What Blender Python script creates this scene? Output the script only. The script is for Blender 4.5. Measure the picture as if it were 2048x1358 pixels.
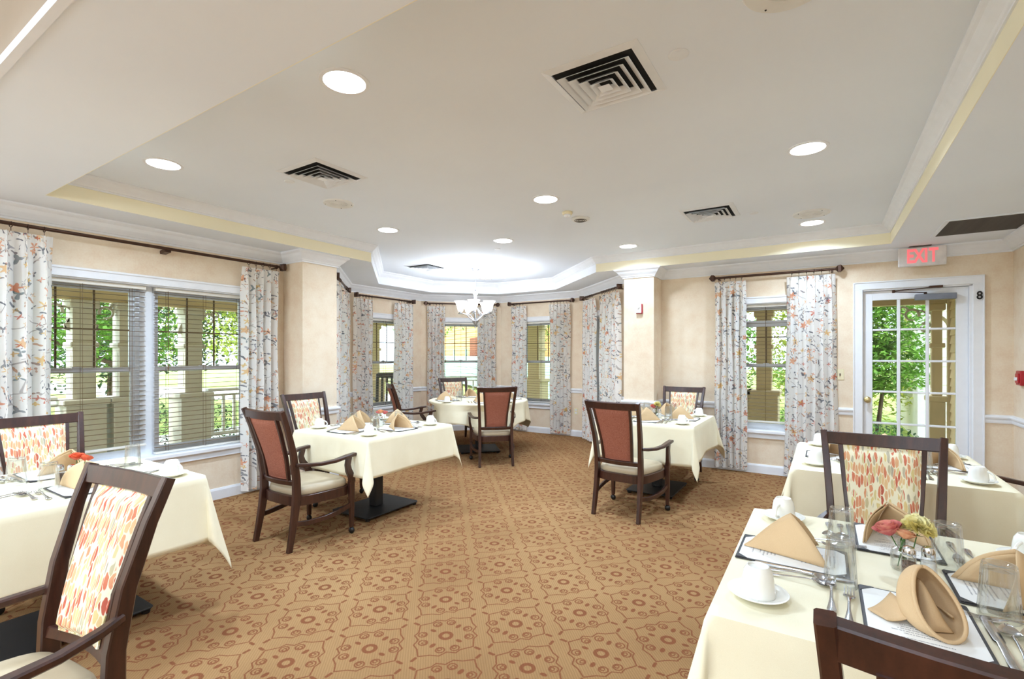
import bpy, bmesh, math, random
from mathutils import Vector, Matrix
random.seed(7)
PI=math.pi; R=math.radians
for o in list(bpy.data.objects): bpy.data.objects.remove(o)
SC=bpy.context.scene; COL=SC.collection

# ---------------------------------------------------------------- camera, world, sun, exposure
cam=bpy.data.cameras.new('camera'); camo=bpy.data.objects.new('camera',cam); COL.objects.link(camo)
camo.location=(0,0,1.37); camo.rotation_euler=(R(90),0,R(32.45))
cam.sensor_width=36; cam.lens=36*979/2048; cam.shift_y=0.01504; cam.clip_start=0.02; cam.clip_end=300
SC.camera=camo
vs=SC.view_settings
vs.view_transform='Standard'; vs.look='None'; vs.exposure=0.47; vs.gamma=1.0; vs.use_curve_mapping=False
W=bpy.data.worlds.new('sky'); SC.world=W; W.use_nodes=True
bg=W.node_tree.nodes['Background']; bg.inputs[0].default_value=(0.74,0.86,1.0,1); bg.inputs[1].default_value=4.2
sun=bpy.data.lights.new('sun','SUN'); sun.energy=2.4; sun.angle=R(1.0); sun.color=(1.0,0.95,0.84)
suno=bpy.data.objects.new('sun',sun); COL.objects.link(suno); suno.rotation_euler=(R(38),0,R(-25))
DOWN_W=17.5      # watts per ceiling downlight
FILL_W=16.0      # watts per extra unseen fill light put behind the camera

# ---------------------------------------------------------------- helpers
def lin(c): return tuple((x/255/12.92 if x/255<=0.04045 else ((x/255+0.055)/1.055)**2.4) for x in c)
class MB:
    def __init__(s): s.v=[]; s.f=[]; s.uv=[]
    def add(s,vs_,fs,M=None):
        o=len(s.v)
        s.v+= [tuple(M@Vector(p)) for p in vs_] if M is not None else [tuple(p) for p in vs_]
        s.f+= [tuple(i+o for i in f) for f in fs]
        return s
    def box(s,x0,y0,z0,x1,y1,z1,M=None):
        vs_=[(x,y,z) for z in (z0,z1) for y in (y0,y1) for x in (x0,x1)]
        return s.add(vs_,[(0,2,3,1),(4,5,7,6),(0,1,5,4),(2,6,7,3),(0,4,6,2),(1,3,7,5)],M)
    def loft(s,loops,closed=True,cap=True,M=None):
        n=len(loops[0]); vs_=[p for L in loops for p in L]; fs=[]
        for i in range(len(loops)-1):
            for j in range(n if closed else n-1):
                k=(j+1)%n
                fs.append((i*n+j,i*n+k,(i+1)*n+k,(i+1)*n+j))
        if cap and closed:
            fs.append(tuple(range(n))[::-1]); fs.append(tuple((len(loops)-1)*n+j for j in range(n)))
        return s.add(vs_,fs,M)
    def lathe(s,prof,n=24,M=None,cap=True):
        loops=[[(r*math.cos(2*PI*j/n),r*math.sin(2*PI*j/n),z) for j in range(n)] for r,z in prof]
        return s.loft(loops,True,cap,M)
    def prism(s,poly,z0,z1,M=None):
        return s.loft([[(x,y,z0) for x,y in poly],[(x,y,z1) for x,y in poly]],True,True,M)
    def tube(s,pts,r,n=8,M=None,cap=True):
        pts=[Vector(p) for p in pts]; rs=r if isinstance(r,(list,tuple)) else [r]*len(pts)
        loops=[]; prev=None
        for i,p in enumerate(pts):
            t=(pts[min(i+1,len(pts)-1)]-pts[max(i-1,0)]).normalized()
            if prev is None:
                a=Vector((0,0,1)) if abs(t.z)<0.9 else Vector((1,0,0))
                u=t.cross(a).normalized()
            else: u=(prev-t*prev.dot(t)).normalized()
            w=t.cross(u); prev=u
            loops.append([p+(u*math.cos(2*PI*j/n)+w*math.sin(2*PI*j/n))*rs[i] for j in range(n)])
        return s.loft(loops,True,cap,M)
    def beam(s,pts,sec,side=(1,0,0),M=None,ch=0.12):
        # chamfered rectangular section (w along side, h along the other way)
        pts=[Vector(p) for p in pts]; loops=[]
        for i,p in enumerate(pts):
            t=(pts[min(i+1,len(pts)-1)]-pts[max(i-1,0)]).normalized()
            sd=Vector(side[i] if isinstance(side,list) else side); sd=(sd-t*sd.dot(t)).normalized(); up=t.cross(sd)
            w,h=sec[i] if isinstance(sec,list) else sec
            w/=2;h/=2;c=min(w,h)*ch*2
            q=[(-w+c,-h),(w-c,-h),(w,-h+c),(w,h-c),(w-c,h),(-w+c,h),(-w,h-c),(-w,-h+c)]
            loops.append([p+sd*a+up*b for a,b in q])
        return s.loft(loops,True,True,M)
    def ball(s,c,r,n=12,m=8,M=None,sc=(1,1,1)):
        loops=[]
        for i in range(m+1):
            a=-PI/2+PI*i/m; rr=max(1e-4,math.cos(a))
            loops.append([(c[0]+sc[0]*r*rr*math.cos(2*PI*j/n),c[1]+sc[1]*r*rr*math.sin(2*PI*j/n),c[2]+sc[2]*r*math.sin(a)) for j in range(n)])
        return s.loft(loops,True,True,M)
    def grid(s,fn,nu,nv,M=None,uvfn=None):
        o=len(s.v)
        vs_=[fn(i/nu,j/nv) for j in range(nv+1) for i in range(nu+1)]
        fs=[(j*(nu+1)+i,j*(nu+1)+i+1,(j+1)*(nu+1)+i+1,(j+1)*(nu+1)+i) for j in range(nv) for i in range(nu)]
        if uvfn:
            while len(s.uv)<o: s.uv.append((0,0))
            s.uv+=[uvfn(i/nu,j/nv) for j in range(nv+1) for i in range(nu+1)]
        return s.add(vs_,fs,M)
    def mesh(s,name,m,smooth=True,angle=32,bevel=0,recalc=True):
        me=bpy.data.meshes.new(name); me.from_pydata(s.v,[],s.f)
        if bevel or recalc:
            b=bmesh.new(); b.from_mesh(me)
            if bevel:
                es=[e for e in b.edges if len(e.link_faces)==2 and e.calc_face_angle(0)>R(40)]
                bmesh.ops.bevel(b,geom=es,offset=bevel,segments=1,affect='EDGES',profile=0.5,clamp_overlap=True)
            if recalc: bmesh.ops.recalc_face_normals(b,faces=b.faces)
            b.to_mesh(me); b.free()
        if s.uv and not bevel:
            while len(s.uv)<len(s.v): s.uv.append((0,0))
            ul=me.uv_layers.new(name='UVMap')
            for l in me.loops: ul.data[l.index].uv=s.uv[l.vertex_index]
        if smooth:
            me.polygons.foreach_set('use_smooth',[True]*len(me.polygons))
            try: me.set_sharp_from_angle(angle=R(angle))
            except Exception: pass
        me.materials.append(m); me.update()
        return me
    def build(s,name,m,parent=None,**k):
        o=bpy.data.objects.new(name,s.mesh(name,m,**k)); COL.objects.link(o)
        if parent is not None: o.parent=parent
        return o
def link(name,me,parent=None,loc=None,rz=None,M=None):
    o=bpy.data.objects.new(name,me); COL.objects.link(o)
    if parent is not None: o.parent=parent
    if M is not None: o.matrix_local=M
    else:
        if loc is not None: o.location=loc
        if rz is not None: o.rotation_euler=(0,0,rz)
    return o
def tag(o,label,cat,group=None,kind=None):
    if label: o['label']=label
    if cat: o['category']=cat
    if group: o['group']=group
    if kind: o['kind']=kind
    return o
def thing(name,label,cat,loc=(0,0,0),rz=0,group=None):
    o=bpy.data.objects.new(name,None); o.empty_display_size=0.1; COL.objects.link(o)
    o.location=loc; o.rotation_euler=(0,0,rz)
    return tag(o,label,cat,group)
def struct(name,mb,m,parent=None,**k):
    o=mb.build(name,m,parent,**k)
    if parent is None: o['kind']='structure'
    return o
def sroot(name,loc=(0,0,0),rz=0):
    o=bpy.data.objects.new(name,None); COL.objects.link(o); o.location=loc; o.rotation_euler=(0,0,rz); o['kind']='structure'; return o
def dup(root,loc,rz,label=None,group=None):
    def rec(o,parent):
        c=o.copy(); COL.objects.link(c)
        if parent is not None: c.parent=parent
        for ch in list(o.children): rec(ch,c)
        return c
    r=rec(root,None); r.location=loc; r.rotation_euler=(0,0,rz)
    if label: r['label']=label
    if group: r['group']=group
    return r
TR=Matrix.Translation
def RZ(a): return Matrix.Rotation(a,4,'Z')
def RX(a): return Matrix.Rotation(a,4,'X')
def RY(a): return Matrix.Rotation(a,4,'Y')
def wmat(A,B):
    # frame of a wall: local x along A->B, local y INTO the room (right-hand side of A->B), z up
    A=Vector((A[0],A[1],0)); B=Vector((B[0],B[1],0)); u=(B-A).normalized(); n=Vector((u.y,-u.x,0))
    M=Matrix.Identity(4)
    for i in range(3): M[i][0]=u[i]; M[i][1]=n[i]; M[i][2]=(0,0,1)[i]; M[i][3]=A[i]
    return M,(B-A).length

# ---------------------------------------------------------------- material helpers
class E:
    def __init__(s,nt,sock): s.nt=nt; s.k=sock
    def _m(s,op,*a):
        n=s.nt.nodes.new('ShaderNodeMath'); n.operation=op
        for i,x in enumerate((s,)+a):
            if isinstance(x,E): s.nt.links.new(x.k,n.inputs[i])
            else: n.inputs[i].default_value=x
        return E(s.nt,n.outputs[0])
    def __add__(s,o): return s._m('ADD',o)
    __radd__=__add__
    def __sub__(s,o): return s._m('SUBTRACT',o)
    def __rsub__(s,o): return (s*-1)+o
    def __mul__(s,o): return s._m('MULTIPLY',o)
    __rmul__=__mul__
    def __truediv__(s,o): return s._m('DIVIDE',o)
    def abs(s): return s._m('ABSOLUTE')
    def min(s,o): return s._m('MINIMUM',o)
    def max(s,o): return s._m('MAXIMUM',o)
    def sqrt(s): return s._m('SQRT')
    def sin(s): return s._m('SINE')
    def lt(s,o): return s._m('LESS_THAN',o)
    def gt(s,o): return s._m('GREATER_THAN',o)
    def rnd(s): return s._m('ROUND')
    def floor(s): return s._m('FLOOR')
    def frac(s): return s._m('FRACT')
    def atan2(s,o): return s._m('ARCTAN2',o)
    def pw(s,o): return s._m('POWER',o)
    def step(s,a,b):   # 1 below a, 0 above b
        n=s.nt.nodes.new('ShaderNodeMapRange'); n.interpolation_type='SMOOTHSTEP'
        s.nt.links.new(s.k,n.inputs[0]); n.inputs[1].default_value=a; n.inputs[2].default_value=b; n.inputs[3].default_value=1; n.inputs[4].default_value=0
        return E(s.nt,n.outputs[0])
class Mat:
    def __init__(s,name,col=(200,200,200),rough=0.5,metal=0,spec=0.5,**k):
        s.m=bpy.data.materials.new(name); s.m.use_nodes=True; s.nt=s.m.node_tree
        s.b=s.nt.nodes['Principled BSDF']; s.set(rough=rough,metal=metal,spec=spec)
        s.b.inputs['Base Color'].default_value=lin(col)+(1,)
        for a,v in k.items(): s.b.inputs[a].default_value=v
        s._tc=None
    def set(s,rough=None,metal=None,spec=None):
        if rough is not None: s.b.inputs['Roughness'].default_value=rough
        if metal is not None: s.b.inputs['Metallic'].default_value=metal
        if spec is not None: s.b.inputs['Specular IOR Level'].default_value=spec
    def n(s,t,**k):
        n=s.nt.nodes.new('ShaderNode'+t)
        for a,v in k.items(): setattr(n,a,v)
        return n
    def l(s,a,b): s.nt.links.new(a,b)
    def tc(s,which='Object',scale=None,rot=None):
        if s._tc is None: s._tc=s.n('TexCoord')
        o=s._tc.outputs[which]
        if scale or rot:
            mp=s.n('Mapping'); s.l(o,mp.inputs[0])
            if scale: mp.inputs[3].default_value=scale
            if rot: mp.inputs[2].default_value=rot
            o=mp.outputs[0]
        return o
    def xyz(s,vec):
        n=s.n('SeparateXYZ'); s.l(vec,n.inputs[0]); return [E(s.nt,n.outputs[i]) for i in range(3)]
    def comb(s,x,y,z=0):
        n=s.n('CombineXYZ')
        for i,v in enumerate((x,y,z)):
            if isinstance(v,E): s.l(v.k,n.inputs[i])
            else: n.inputs[i].default_value=v
        return n.outputs[0]
    def noise(s,vec,scale,detail=3,rough=0.5,out='Fac'):
        n=s.n('TexNoise'); s.l(vec,n.inputs['Vector']); n.inputs['Scale'].default_value=scale; n.inputs['Detail'].default_value=detail; n.inputs['Roughness'].default_value=rough
        return E(s.nt,n.outputs[out]) if out=='Fac' else n.outputs[out]
    def vor(s,vec,scale,feature='F1',rnd=1,metric='EUCLIDEAN'):
        n=s.n('TexVoronoi',feature=feature,distance=metric); s.l(vec,n.inputs['Vector']); n.inputs['Scale'].default_value=scale; n.inputs['Randomness'].default_value=rnd
        return n
    def ramp(s,fac,stops,interp='LINEAR'):
        n=s.n('ValToRGB'); n.color_ramp.interpolation=interp
        s.l(fac.k if isinstance(fac,E) else fac,n.inputs[0]); cr=n.color_ramp
        while len(cr.elements)<len(stops): cr.elements.new(0.5)
        for e,(p,c) in zip(cr.elements,stops): e.position=p; e.color=lin(c)+(1,)
        return n.outputs[0]
    def mix(s,fac,a,b,mode='MIX'):
        n=s.n('Mix',data_type='RGBA',blend_type=mode)
        if isinstance(fac,E): s.l(fac.k,n.inputs[0])
        else: n.inputs[0].default_value=fac
        for i,c in ((6,a),(7,b)):
            if isinstance(c,tuple): n.inputs[i].default_value=lin(c)+(1,)
            else: s.l(c,n.inputs[i])
        return n.outputs[2]
    def color(s,c): s.l(c,s.b.inputs['Base Color'])
    def bump(s,h,strength=0.3,dist=0.01):
        n=s.n('Bump'); n.inputs['Strength'].default_value=strength; n.inputs['Distance'].default_value=dist
        s.l(h.k if isinstance(h,E) else h,n.inputs['Height']); s.l(n.outputs[0],s.b.inputs['Normal'])
def plain(name,col,rough=0.5,metal=0,spec=0.5,nz=0.06,ns=12,bump=0,**k):
    m=Mat(name,col,rough,metal,spec,**k)
    f=m.noise(m.tc(),ns,3)
    d=tuple(max(0,int(c*(1-nz))) for c in col); u=tuple(min(255,int(c*(1+nz*0.6))) for c in col)
    m.color(m.ramp(f,[(0.3,d),(0.7,u)]))
    if bump: m.bump(m.noise(m.tc(),ns*12,2),bump,0.002)
    return m.m

# ---------------------------------------------------------------- materials
M={}
M['ceil']=plain('ceiling_paint',(242,247,254),0.9,nz=0.015,ns=0.8,spec=0.2)
M['trim']=plain('white_trim_paint',(242,243,246),0.45,nz=0.012)
M['traycream']=plain('pale_yellow_paint',(252,244,216),0.85,nz=0.015,ns=1.5)
M['traywhite']=plain('white_tray_paint',(240,243,248),0.85,nz=0.012,ns=1.5)
def wallpaper():
    m=Mat('damask_wallpaper',rough=0.85,spec=0.25); v=m.tc()
    x,y,z=m.xyz(v)
    u=(x*0.97+y*1.03)
    stripe=(u*5.2).sin()*0.5+0.5
    blot=m.noise(m.comb(u*2.0,z*2.0),3.2,4,0.6)
    fine=m.noise(v,70,2)
    f=blot*0.6+stripe*0.10+fine*0.25
    base=m.ramp(f,[(0.32,(232,208,180)),(0.5,(240,222,197)),(0.68,(245,230,208))])
    m.color(base); m.bump(fine,0.08,0.002)
    return m.m
M['wall']=wallpaper()
M['tanwall']=plain('tan_bulkhead_paint',(176,160,142),0.9,nz=0.03,ns=3)
def carpet():
    m=Mat('patterned_carpet',rough=0.95,spec=0.1); v=m.tc()
    x,y,z=m.xyz(v); a=0.4625;b=0.545
    def wrap(e,p,o): t=(e-o)/p; return (t-t.rnd())*p
    x1=wrap(x,a,-1.554).abs(); y1=wrap(y,b,1.843).abs()
    x2=wrap(x,a,-1.554+a/2).abs(); y2=wrap(y,b,1.843+b/2).abs()
    sel=(x1*x1*1.35+y1*y1).lt(x2*x2*1.35+y2*y2)
    qx=x2+(x1-x2)*sel; qy=y2+(y1-y2)*sel
    jt=(m.noise(v,190,1)-0.5)*0.006
    def seg(ax,ay,bx,by):
        dx,dy=bx-ax,by-ay; L=dx*dx+dy*dy
        t=((qx-ax)*(dx/L)+(qy-ay)*(dy/L)).max(0).min(1)
        ex=qx-ax-t*dx; ey=qy-ay-t*dy
        return (ex*ex+ey*ey).sqrt()
    def ring(cx,cy,r,sx=1,sy=1):
        ex=(qx-cx)*sx; ey=(qy-cy)*sy
        return ((ex*ex+ey*ey).sqrt()-r).abs()
    def blob(cx,cy,sx,sy):
        ex=(qx-cx)*sx; ey=(qy-cy)*sy
        return (ex*ex+ey*ey).sqrt()
    P=[(0,.197),(.040,.160),(.078,.142),(.088,.100),(.128,.082),(.130,.052),(.166,.0)]
    d=seg(*P[0],*P[1])
    for i in range(1,len(P)-1): d=d.min(seg(*P[i],*P[i+1]))
    for c in ((.100,.055),(.053,.105)):
        d=d.min(ring(c[0],c[1],.0205)).min(ring(c[0]-.005,c[1]-.002,.010).max((qx-c[0]-.002)*1.0))
    line=(d+jt).step(.0018,.0052)
    fat=((ring(0,0,.027)-.005).min(seg(.180,0,.203,0)-.003).min(seg(0,.212,0,.236)-.003)+jt).step(.0025,.0065)
    fat=fat.max((blob(.080,0,1,1.7)+jt).step(.014,.020)).max((blob(0,.097,1.7,1)+jt).step(.016,.022))
    pat=line.max(fat)
    rib=(x*0.75+y*0.66)._m('MULTIPLY',2*PI/0.0115).sin()*0.5+0.5
    grain=m.noise(v,420,2,0.7)
    big=m.noise(v,0.9,3)
    base=m.ramp(big*0.45+grain*0.55,[(0.3,(124,90,58)),(0.5,(162,124,82)),(0.7,(188,150,104))])
    base=m.mix(rib*0.3,base,(122,84,54))
    rust=m.ramp(grain,[(0.3,(98,50,30)),(0.7,(142,82,52))])
    m.color(m.mix(pat*0.86,base,rust))
    m.bump(rib*0.4+grain*0.8-pat*0.5,0.5,0.004)
    return m.m
M['carpet']=carpet()
def wood(name,dark,mid,rough=0.32,scale=(30,30,3)):
    m=Mat(name,rough=rough,spec=0.5); v=m.tc(scale=scale)
    f=m.noise(v,1.2,5,0.6); f2=m.noise(m.tc(),180,2)
    m.color(m.ramp(f*0.85+f2*0.15,[(0.3,dark),(0.7,mid)])); m.b.inputs['Coat Weight'].default_value=0.25; m.b.inputs['Coat Roughness'].default_value=0.25
    return m.m
M['wood']=wood('dark_mahogany',(42,22,17),(76,42,30))
def rust():
    m=Mat('rust_upholstery',rough=0.85,spec=0.2); f=m.noise(m.tc(),260,2,0.7)
    m.color(m.ramp(f,[(0.3,(130,76,60)),(0.55,(164,102,82)),(0.75,(192,138,116))])); m.bump(f,0.3,0.003); return m.m
M['rust']=rust()
def drops():
    m=Mat('dabbed_pattern_upholstery',rough=0.8,spec=0.2); v=m.tc()
    d=m.noise(v,30,2,out='Color')
    w=m.mix(0.012,v,d,'ADD')
    x,y,z=m.xyz(w)
    vec=m.comb(x*1.0,y*0.15,z*0.22)
    n=m.vor(vec,90,rnd=.75); e=m.vor(vec,90,'DISTANCE_TO_EDGE',rnd=.75)
    big=m.noise(m.comb(x,y*0.2,z*0.6),5.5,2)
    cr=m.xyz(n.outputs['Color'])[0]
    col=m.ramp(cr*0.62+big*0.55-0.1,[(0.10,(132,104,96)),(0.20,(186,178,158)),(0.32,(222,204,142)),(0.46,(228,188,142)),(0.60,(220,148,112)),(0.76,(204,110,86)),(0.92,(172,78,66))])
    k=E(m.nt,n.outputs['Distance']).step(0.50,0.62)*(1-E(m.nt,e.outputs['Distance']).step(0.035,0.075))
    m.color(m.mix(k,(240,231,202),col)); m.bump(m.noise(v,400,1),0.15,0.002)
    return m.m
M['drops']=drops()
M['vinyl']=plain('beige_vinyl',(196,178,148),0.4,nz=0.03)
def cloth(name,col,dark,s=900,rough=0.85,sheen=0.1):
    m=Mat(name,col,rough,spec=0.25); f=m.noise(m.tc(),s,1); g=m.noise(m.tc(),5,3)
    m.color(m.ramp(f*0.4+g*0.6,[(0.3,dark),(0.65,col)])); m.bump(f,0.12,0.001); return m.m
M['cloth']=cloth('ivory_table_linen',(250,241,212),(240,228,196))
M['napkin']=cloth('tan_napkin_linen',(220,188,146),(204,170,128))
M['china']=plain('white_china',(250,247,238),0.12,nz=0.01)
M['steel']=Mat('stainless_steel',(205,205,208),0.16,1.0).m
M['chrome']=Mat('chrome',(220,222,226),0.08,1.0).m
M['black']=plain('black_powder_coat',(34,34,36),0.55,nz=0.08,bump=0.1)
M['bronze']=plain('dark_bronze_rod',(78,54,42),0.35,metal=0.6,nz=0.1)
M['leather']=plain('black_menu_leather',(50,48,50),0.45,nz=0.08,ns=60)
M['brass']=Mat('aged_brass',(206,190,140),0.28,0.9).m
M['grey']=plain('grey_metal_paint',(128,134,146),0.4,metal=0.3)
M['cream']=plain('cream_plastic',(240,228,190),0.4,nz=0.01)
M['slat']=plain('backlit_shade_blind_slat',(112,88,60),0.5,nz=0.08)  # white slats given the brown of their backlit shade as colour
M['slatw']=plain('white_blind_rail',(236,232,222),0.45,nz=0.02)
M['grid']=plain('brown_muntin',(104,84,52),0.5,nz=0.05)
M['vinylw']=plain('white_vinyl_frame',(240,245,252),0.35,nz=0.01)
M['dark']=plain('dark_duct_void',(30,29,28),0.9,nz=0.1)
M['ventw']=plain('white_vent_enamel',(238,240,243),0.4,nz=0.02)
M['filter']=plain('dark_return_grille',(92,86,82),0.7,nz=0.1)
M['red']=plain('red_enamel',(178,30,40),0.35)
M['spk']=plain('off_white_speaker_plastic',(236,235,230),0.5,nz=0.02)
M['satin']=Mat('satin_nickel',(186,188,194),0.25,0.85).m
M['rubber']=plain('black_rubber',(26,25,25),0.4)
def glassm(name,tint=(1,1,1),rough=0.0):
    m=Mat(name,(255,255,255),rough); m.b.inputs['Transmission Weight'].default_value=1.0; m.b.inputs['IOR'].default_value=1.45; m.b.inputs['Base Color'].default_value=tint+(1,)
    t=m.n('BsdfTransparent'); t.inputs[0].default_value=(.985,.99,.99,1); mx=m.n('MixShader'); mx.inputs[0].default_value=0.62; m.l(m.b.outputs[0],mx.inputs[1]); m.l(t.outputs[0],mx.inputs[2]); m.l(mx.outputs[0],m.nt.nodes['Material Output'].inputs[0])
    return m.m
def tumbler():
    m=Mat('clear_drinking_glass'); t=m.n('BsdfTransparent'); t.inputs[0].default_value=(0.975,0.985,0.985,1); g=m.n('BsdfGlossy'); g.inputs['Roughness'].default_value=0.04
    lw=m.n('LayerWeight'); lw.inputs[0].default_value=0.35; k=(E(m.nt,lw.outputs['Facing']).pw(1.2)*0.75+0.06).min(0.9)
    mx=m.n('MixShader'); m.l(k.k,mx.inputs[0]); m.l(t.outputs[0],mx.inputs[1]); m.l(g.outputs[0],mx.inputs[2]); m.l(mx.outputs[0],m.nt.nodes['Material Output'].inputs[0]); return m.m
M['glass']=tumbler()
def pane():
    m=Mat('window_glass'); nt=m.nt
    t=m.n('BsdfTransparent'); t.inputs[0].default_value=(0.94,0.97,0.96,1); g=m.n('BsdfGlossy'); g.inputs['Roughness'].default_value=0.02
    mx=m.n('MixShader'); fr=m.n('Fresnel'); fr.inputs[0].default_value=1.35
    k=E(nt,fr.outputs[0])*0.6
    m.l(k.k,mx.inputs[0]); m.l(t.outputs[0],mx.inputs[1]); m.l(g.outputs[0],mx.inputs[2])
    m.l(mx.outputs[0],nt.nodes['Material Output'].inputs[0]); return m.m
M['pane']=pane()
def emis(name,col,st):
    m=Mat(name,col,0.4); m.b.inputs['Emission Color'].default_value=lin(col)+(1,); m.b.inputs['Emission Strength'].default_value=st; return m.m
M['lens']=emis('lit_downlight_lens',(255,252,246),14)
M['shade']=emis('lit_frosted_shade',(255,253,250),3.2)
_m=M['shade']; _nt=_m.node_tree; _t=_nt.nodes.new('ShaderNodeBsdfTransparent'); _x=_nt.nodes.new('ShaderNodeMixShader'); _x.inputs[0].default_value=0.45
_nt.links.new(_nt.nodes['Principled BSDF'].outputs[0],_x.inputs[1]); _nt.links.new(_t.outputs[0],_x.inputs[2]); _nt.links.new(_x.outputs[0],_nt.nodes['Material Output'].inputs[0])
M['exitred']=emis('lit_red_exit_letter',(250,120,126),0.42)
M['exitplate']=plain('white_exit_housing',(232,226,222),0.4)
M['num']=plain('black_numeral',(20,20,20),0.5)
def flowers():
    m=Mat('floral_drapery_print',rough=0.85,spec=0.2); uv=m.tc('UV')
    x,y,z=m.xyz(uv)
    w=m.mix(0.035,uv,m.noise(uv,14,2,out='Color'),'ADD')
    out=m.ramp(m.noise(uv,6,2),[(0.3,(252,248,242)),(0.7,(254,252,248))])
    # stems: thin winding lines, interrupted
    st=m.vor(m.mix(0.10,uv,m.noise(uv,5,2,out='Color'),'ADD'),5.2,'DISTANCE_TO_EDGE')
    sm=E(m.nt,st.outputs['Distance']).step(0.008,0.018)*m.noise(uv,9,1).gt(0.52)
    out=m.mix(sm*0.5,out,(120,100,96))
    def layer(out,scale,r,ramp,density,off,petal=5,rag=0.35):
        mp=m.n('Mapping'); m.l(w,mp.inputs[0]); mp.inputs[1].default_value=off
        n=m.vor(mp.outputs[0],scale,rnd=0.9); c=m.xyz(n.outputs['Color'])
        # petals: modulate the cell distance by the angle round the cell's centre
        sb=m.n('VectorMath',operation='SUBTRACT'); m.l(mp.outputs[0],sb.inputs[0]); m.l(n.outputs['Position'],sb.inputs[1])
        px,py,_=m.xyz(sb.outputs[0])
        ang=(py.atan2(px)*petal+c[2]*6.28).sin()
        d=E(m.nt,n.outputs['Distance'])*(1.0-ang*rag)
        keep=c[1].lt(density)
        k=(d+(m.noise(uv,60,2)-0.5)*0.10).step(r,r+0.05)*keep
        shade=m.noise(uv,45,2)
        col=m.ramp(c[0]*0.8+shade*0.35-0.08,ramp)
        return m.mix(k*0.80,out,col)
    gr=[(0.2,(84,90,104)),(0.45,(140,142,148)),(0.6,(104,130,134)),(0.8,(170,166,174))]
    org=[(0.12,(214,104,72)),(0.35,(236,150,100)),(0.6,(244,194,140)),(0.8,(240,202,116))]
    out=layer(out,12.0,0.20,gr,0.34,(0.3,0.2,0),3,0.5)
    out=layer(out,10.0,0.24,org,0.50,(1.7,0.9,0),5,0.35)
    out=layer(out,22.0,0.19,[(0.2,(56,60,80)),(0.5,(110,112,124)),(0.8,(206,150,110))],0.38,(0.9,2.2,0),2,0.6)
    out=layer(out,19.0,0.20,org,0.30,(3.1,0.4,0),4,0.45)
    m.color(out)
    tr=m.n('BsdfTranslucent'); m.l(out,tr.inputs[0]); mx=m.n('MixShader'); mx.inputs[0].default_value=0.30
    o=m.nt.nodes['Material Output']; m.l(m.b.outputs[0],mx.inputs[1]); m.l(tr.outputs[0],mx.inputs[2]); m.l(mx.outputs[0],o.inputs[0])
    return m.m
M['floral']=flowers()
def menu():
    m=Mat('printed_menu_page',rough=0.6); x,y,z=m.xyz(m.tc())
    row=(y*1.0)/0.0105; r=row.floor(); fr=(row-r).gt(0.62)
    wn=m.n('TexWhiteNoise',noise_dimensions='1D'); m.l(r.k,wn.inputs['W']); h=E(m.nt,wn.outputs['Value'])
    inw=x.abs().lt(h*0.05+0.015)*h.gt(0.35)*y.abs().lt(0.115)
    letters=m.noise(m.comb(x*420,r*7.0),1.0,2).gt(0.47)
    m.color(m.mix(fr*inw*letters*0.7,(247,245,240),(120,116,124))); return m.m
M['menu']=menu()
# outdoors
M['porchtan']=plain('tan_porch_paint',(214,194,158),0.7,nz=0.04,ns=2)
M['porchgrey']=plain('grey_beige_column_paint',(206,200,188),0.65,nz=0.04,ns=2)
M['rail']=plain('white_porch_rail',(226,226,222),0.55,nz=0.03)
M['deck']=plain('grey_porch_boards',(206,200,190),0.7,nz=0.1,ns=6)
M['brickred']=plain('rust_timber',(150,84,50),0.75,nz=0.15,ns=4)
M['orange']=plain('sunlit_orange_clapboard',(232,176,116),0.8,nz=0.05,ns=3)
M['teal']=plain('pale_teal_fence',(176,214,202),0.7,nz=0.05)
M['yellow']=plain('yellow_plastic',(240,190,40),0.5)
M['road']=plain('pale_concrete_path',(226,222,216),0.85,nz=0.05,ns=2)
def grass(name,a,b,c,s=30):
    m=Mat(name,rough=0.95,spec=0.1); f=m.noise(m.tc(),s,4,0.7); g=m.noise(m.tc(),0.6,2)
    m.color(m.ramp(f*0.6+g*0.4,[(0.3,a),(0.5,b),(0.7,c)])); m.bump(f,0.6,0.03); return m.m
M['lawn']=grass('sunny_lawn',(128,148,74),(168,184,104),(196,206,136))
M['mulch']=grass('leaf_mulch',(80,56,42),(140,104,80),(206,170,140),60)
def leaf(name,a,b,c):
    m=Mat(name,rough=0.5,spec=0.35); oi=m.noise(m.tc(),3.5,2); f=m.noise(m.tc(),24,2)
    col=m.ramp(oi*0.5+f*0.5,[(0.3,a),(0.5,b),(0.7,c)]); m.color(col)
    tr=m.n('BsdfTranslucent'); m.l(col,tr.inputs[0]); mx=m.n('MixShader'); mx.inputs[0].default_value=0.35
    o=m.nt.nodes['Material Output']; m.l(m.b.outputs[0],mx.inputs[1]); m.l(tr.outputs[0],mx.inputs[2]); m.l(mx.outputs[0],o.inputs[0]); return m.m
M['leaf']=leaf('green_leaves',(60,100,36),(110,156,60),(176,204,110))
M['leafd']=leaf('dark_green_leaves',(36,58,36),(64,90,54),(104,130,80))
M['leafy']=leaf('yellow_green_leaves',(120,140,50),(176,190,84),(222,222,130))
M['bark']=plain('tree_bark',(92,74,58),0.9,nz=0.25,ns=20,bump=0.4)
M['stem']=plain('green_flower_stem',(70,110,50),0.6)
M['siding']=plain('beige_lap_siding',(226,200,156),0.7,nz=0.05,ns=3)
M['sidingw']=plain('pale_lap_siding',(226,222,214),0.7,nz=0.03,ns=3)

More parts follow.
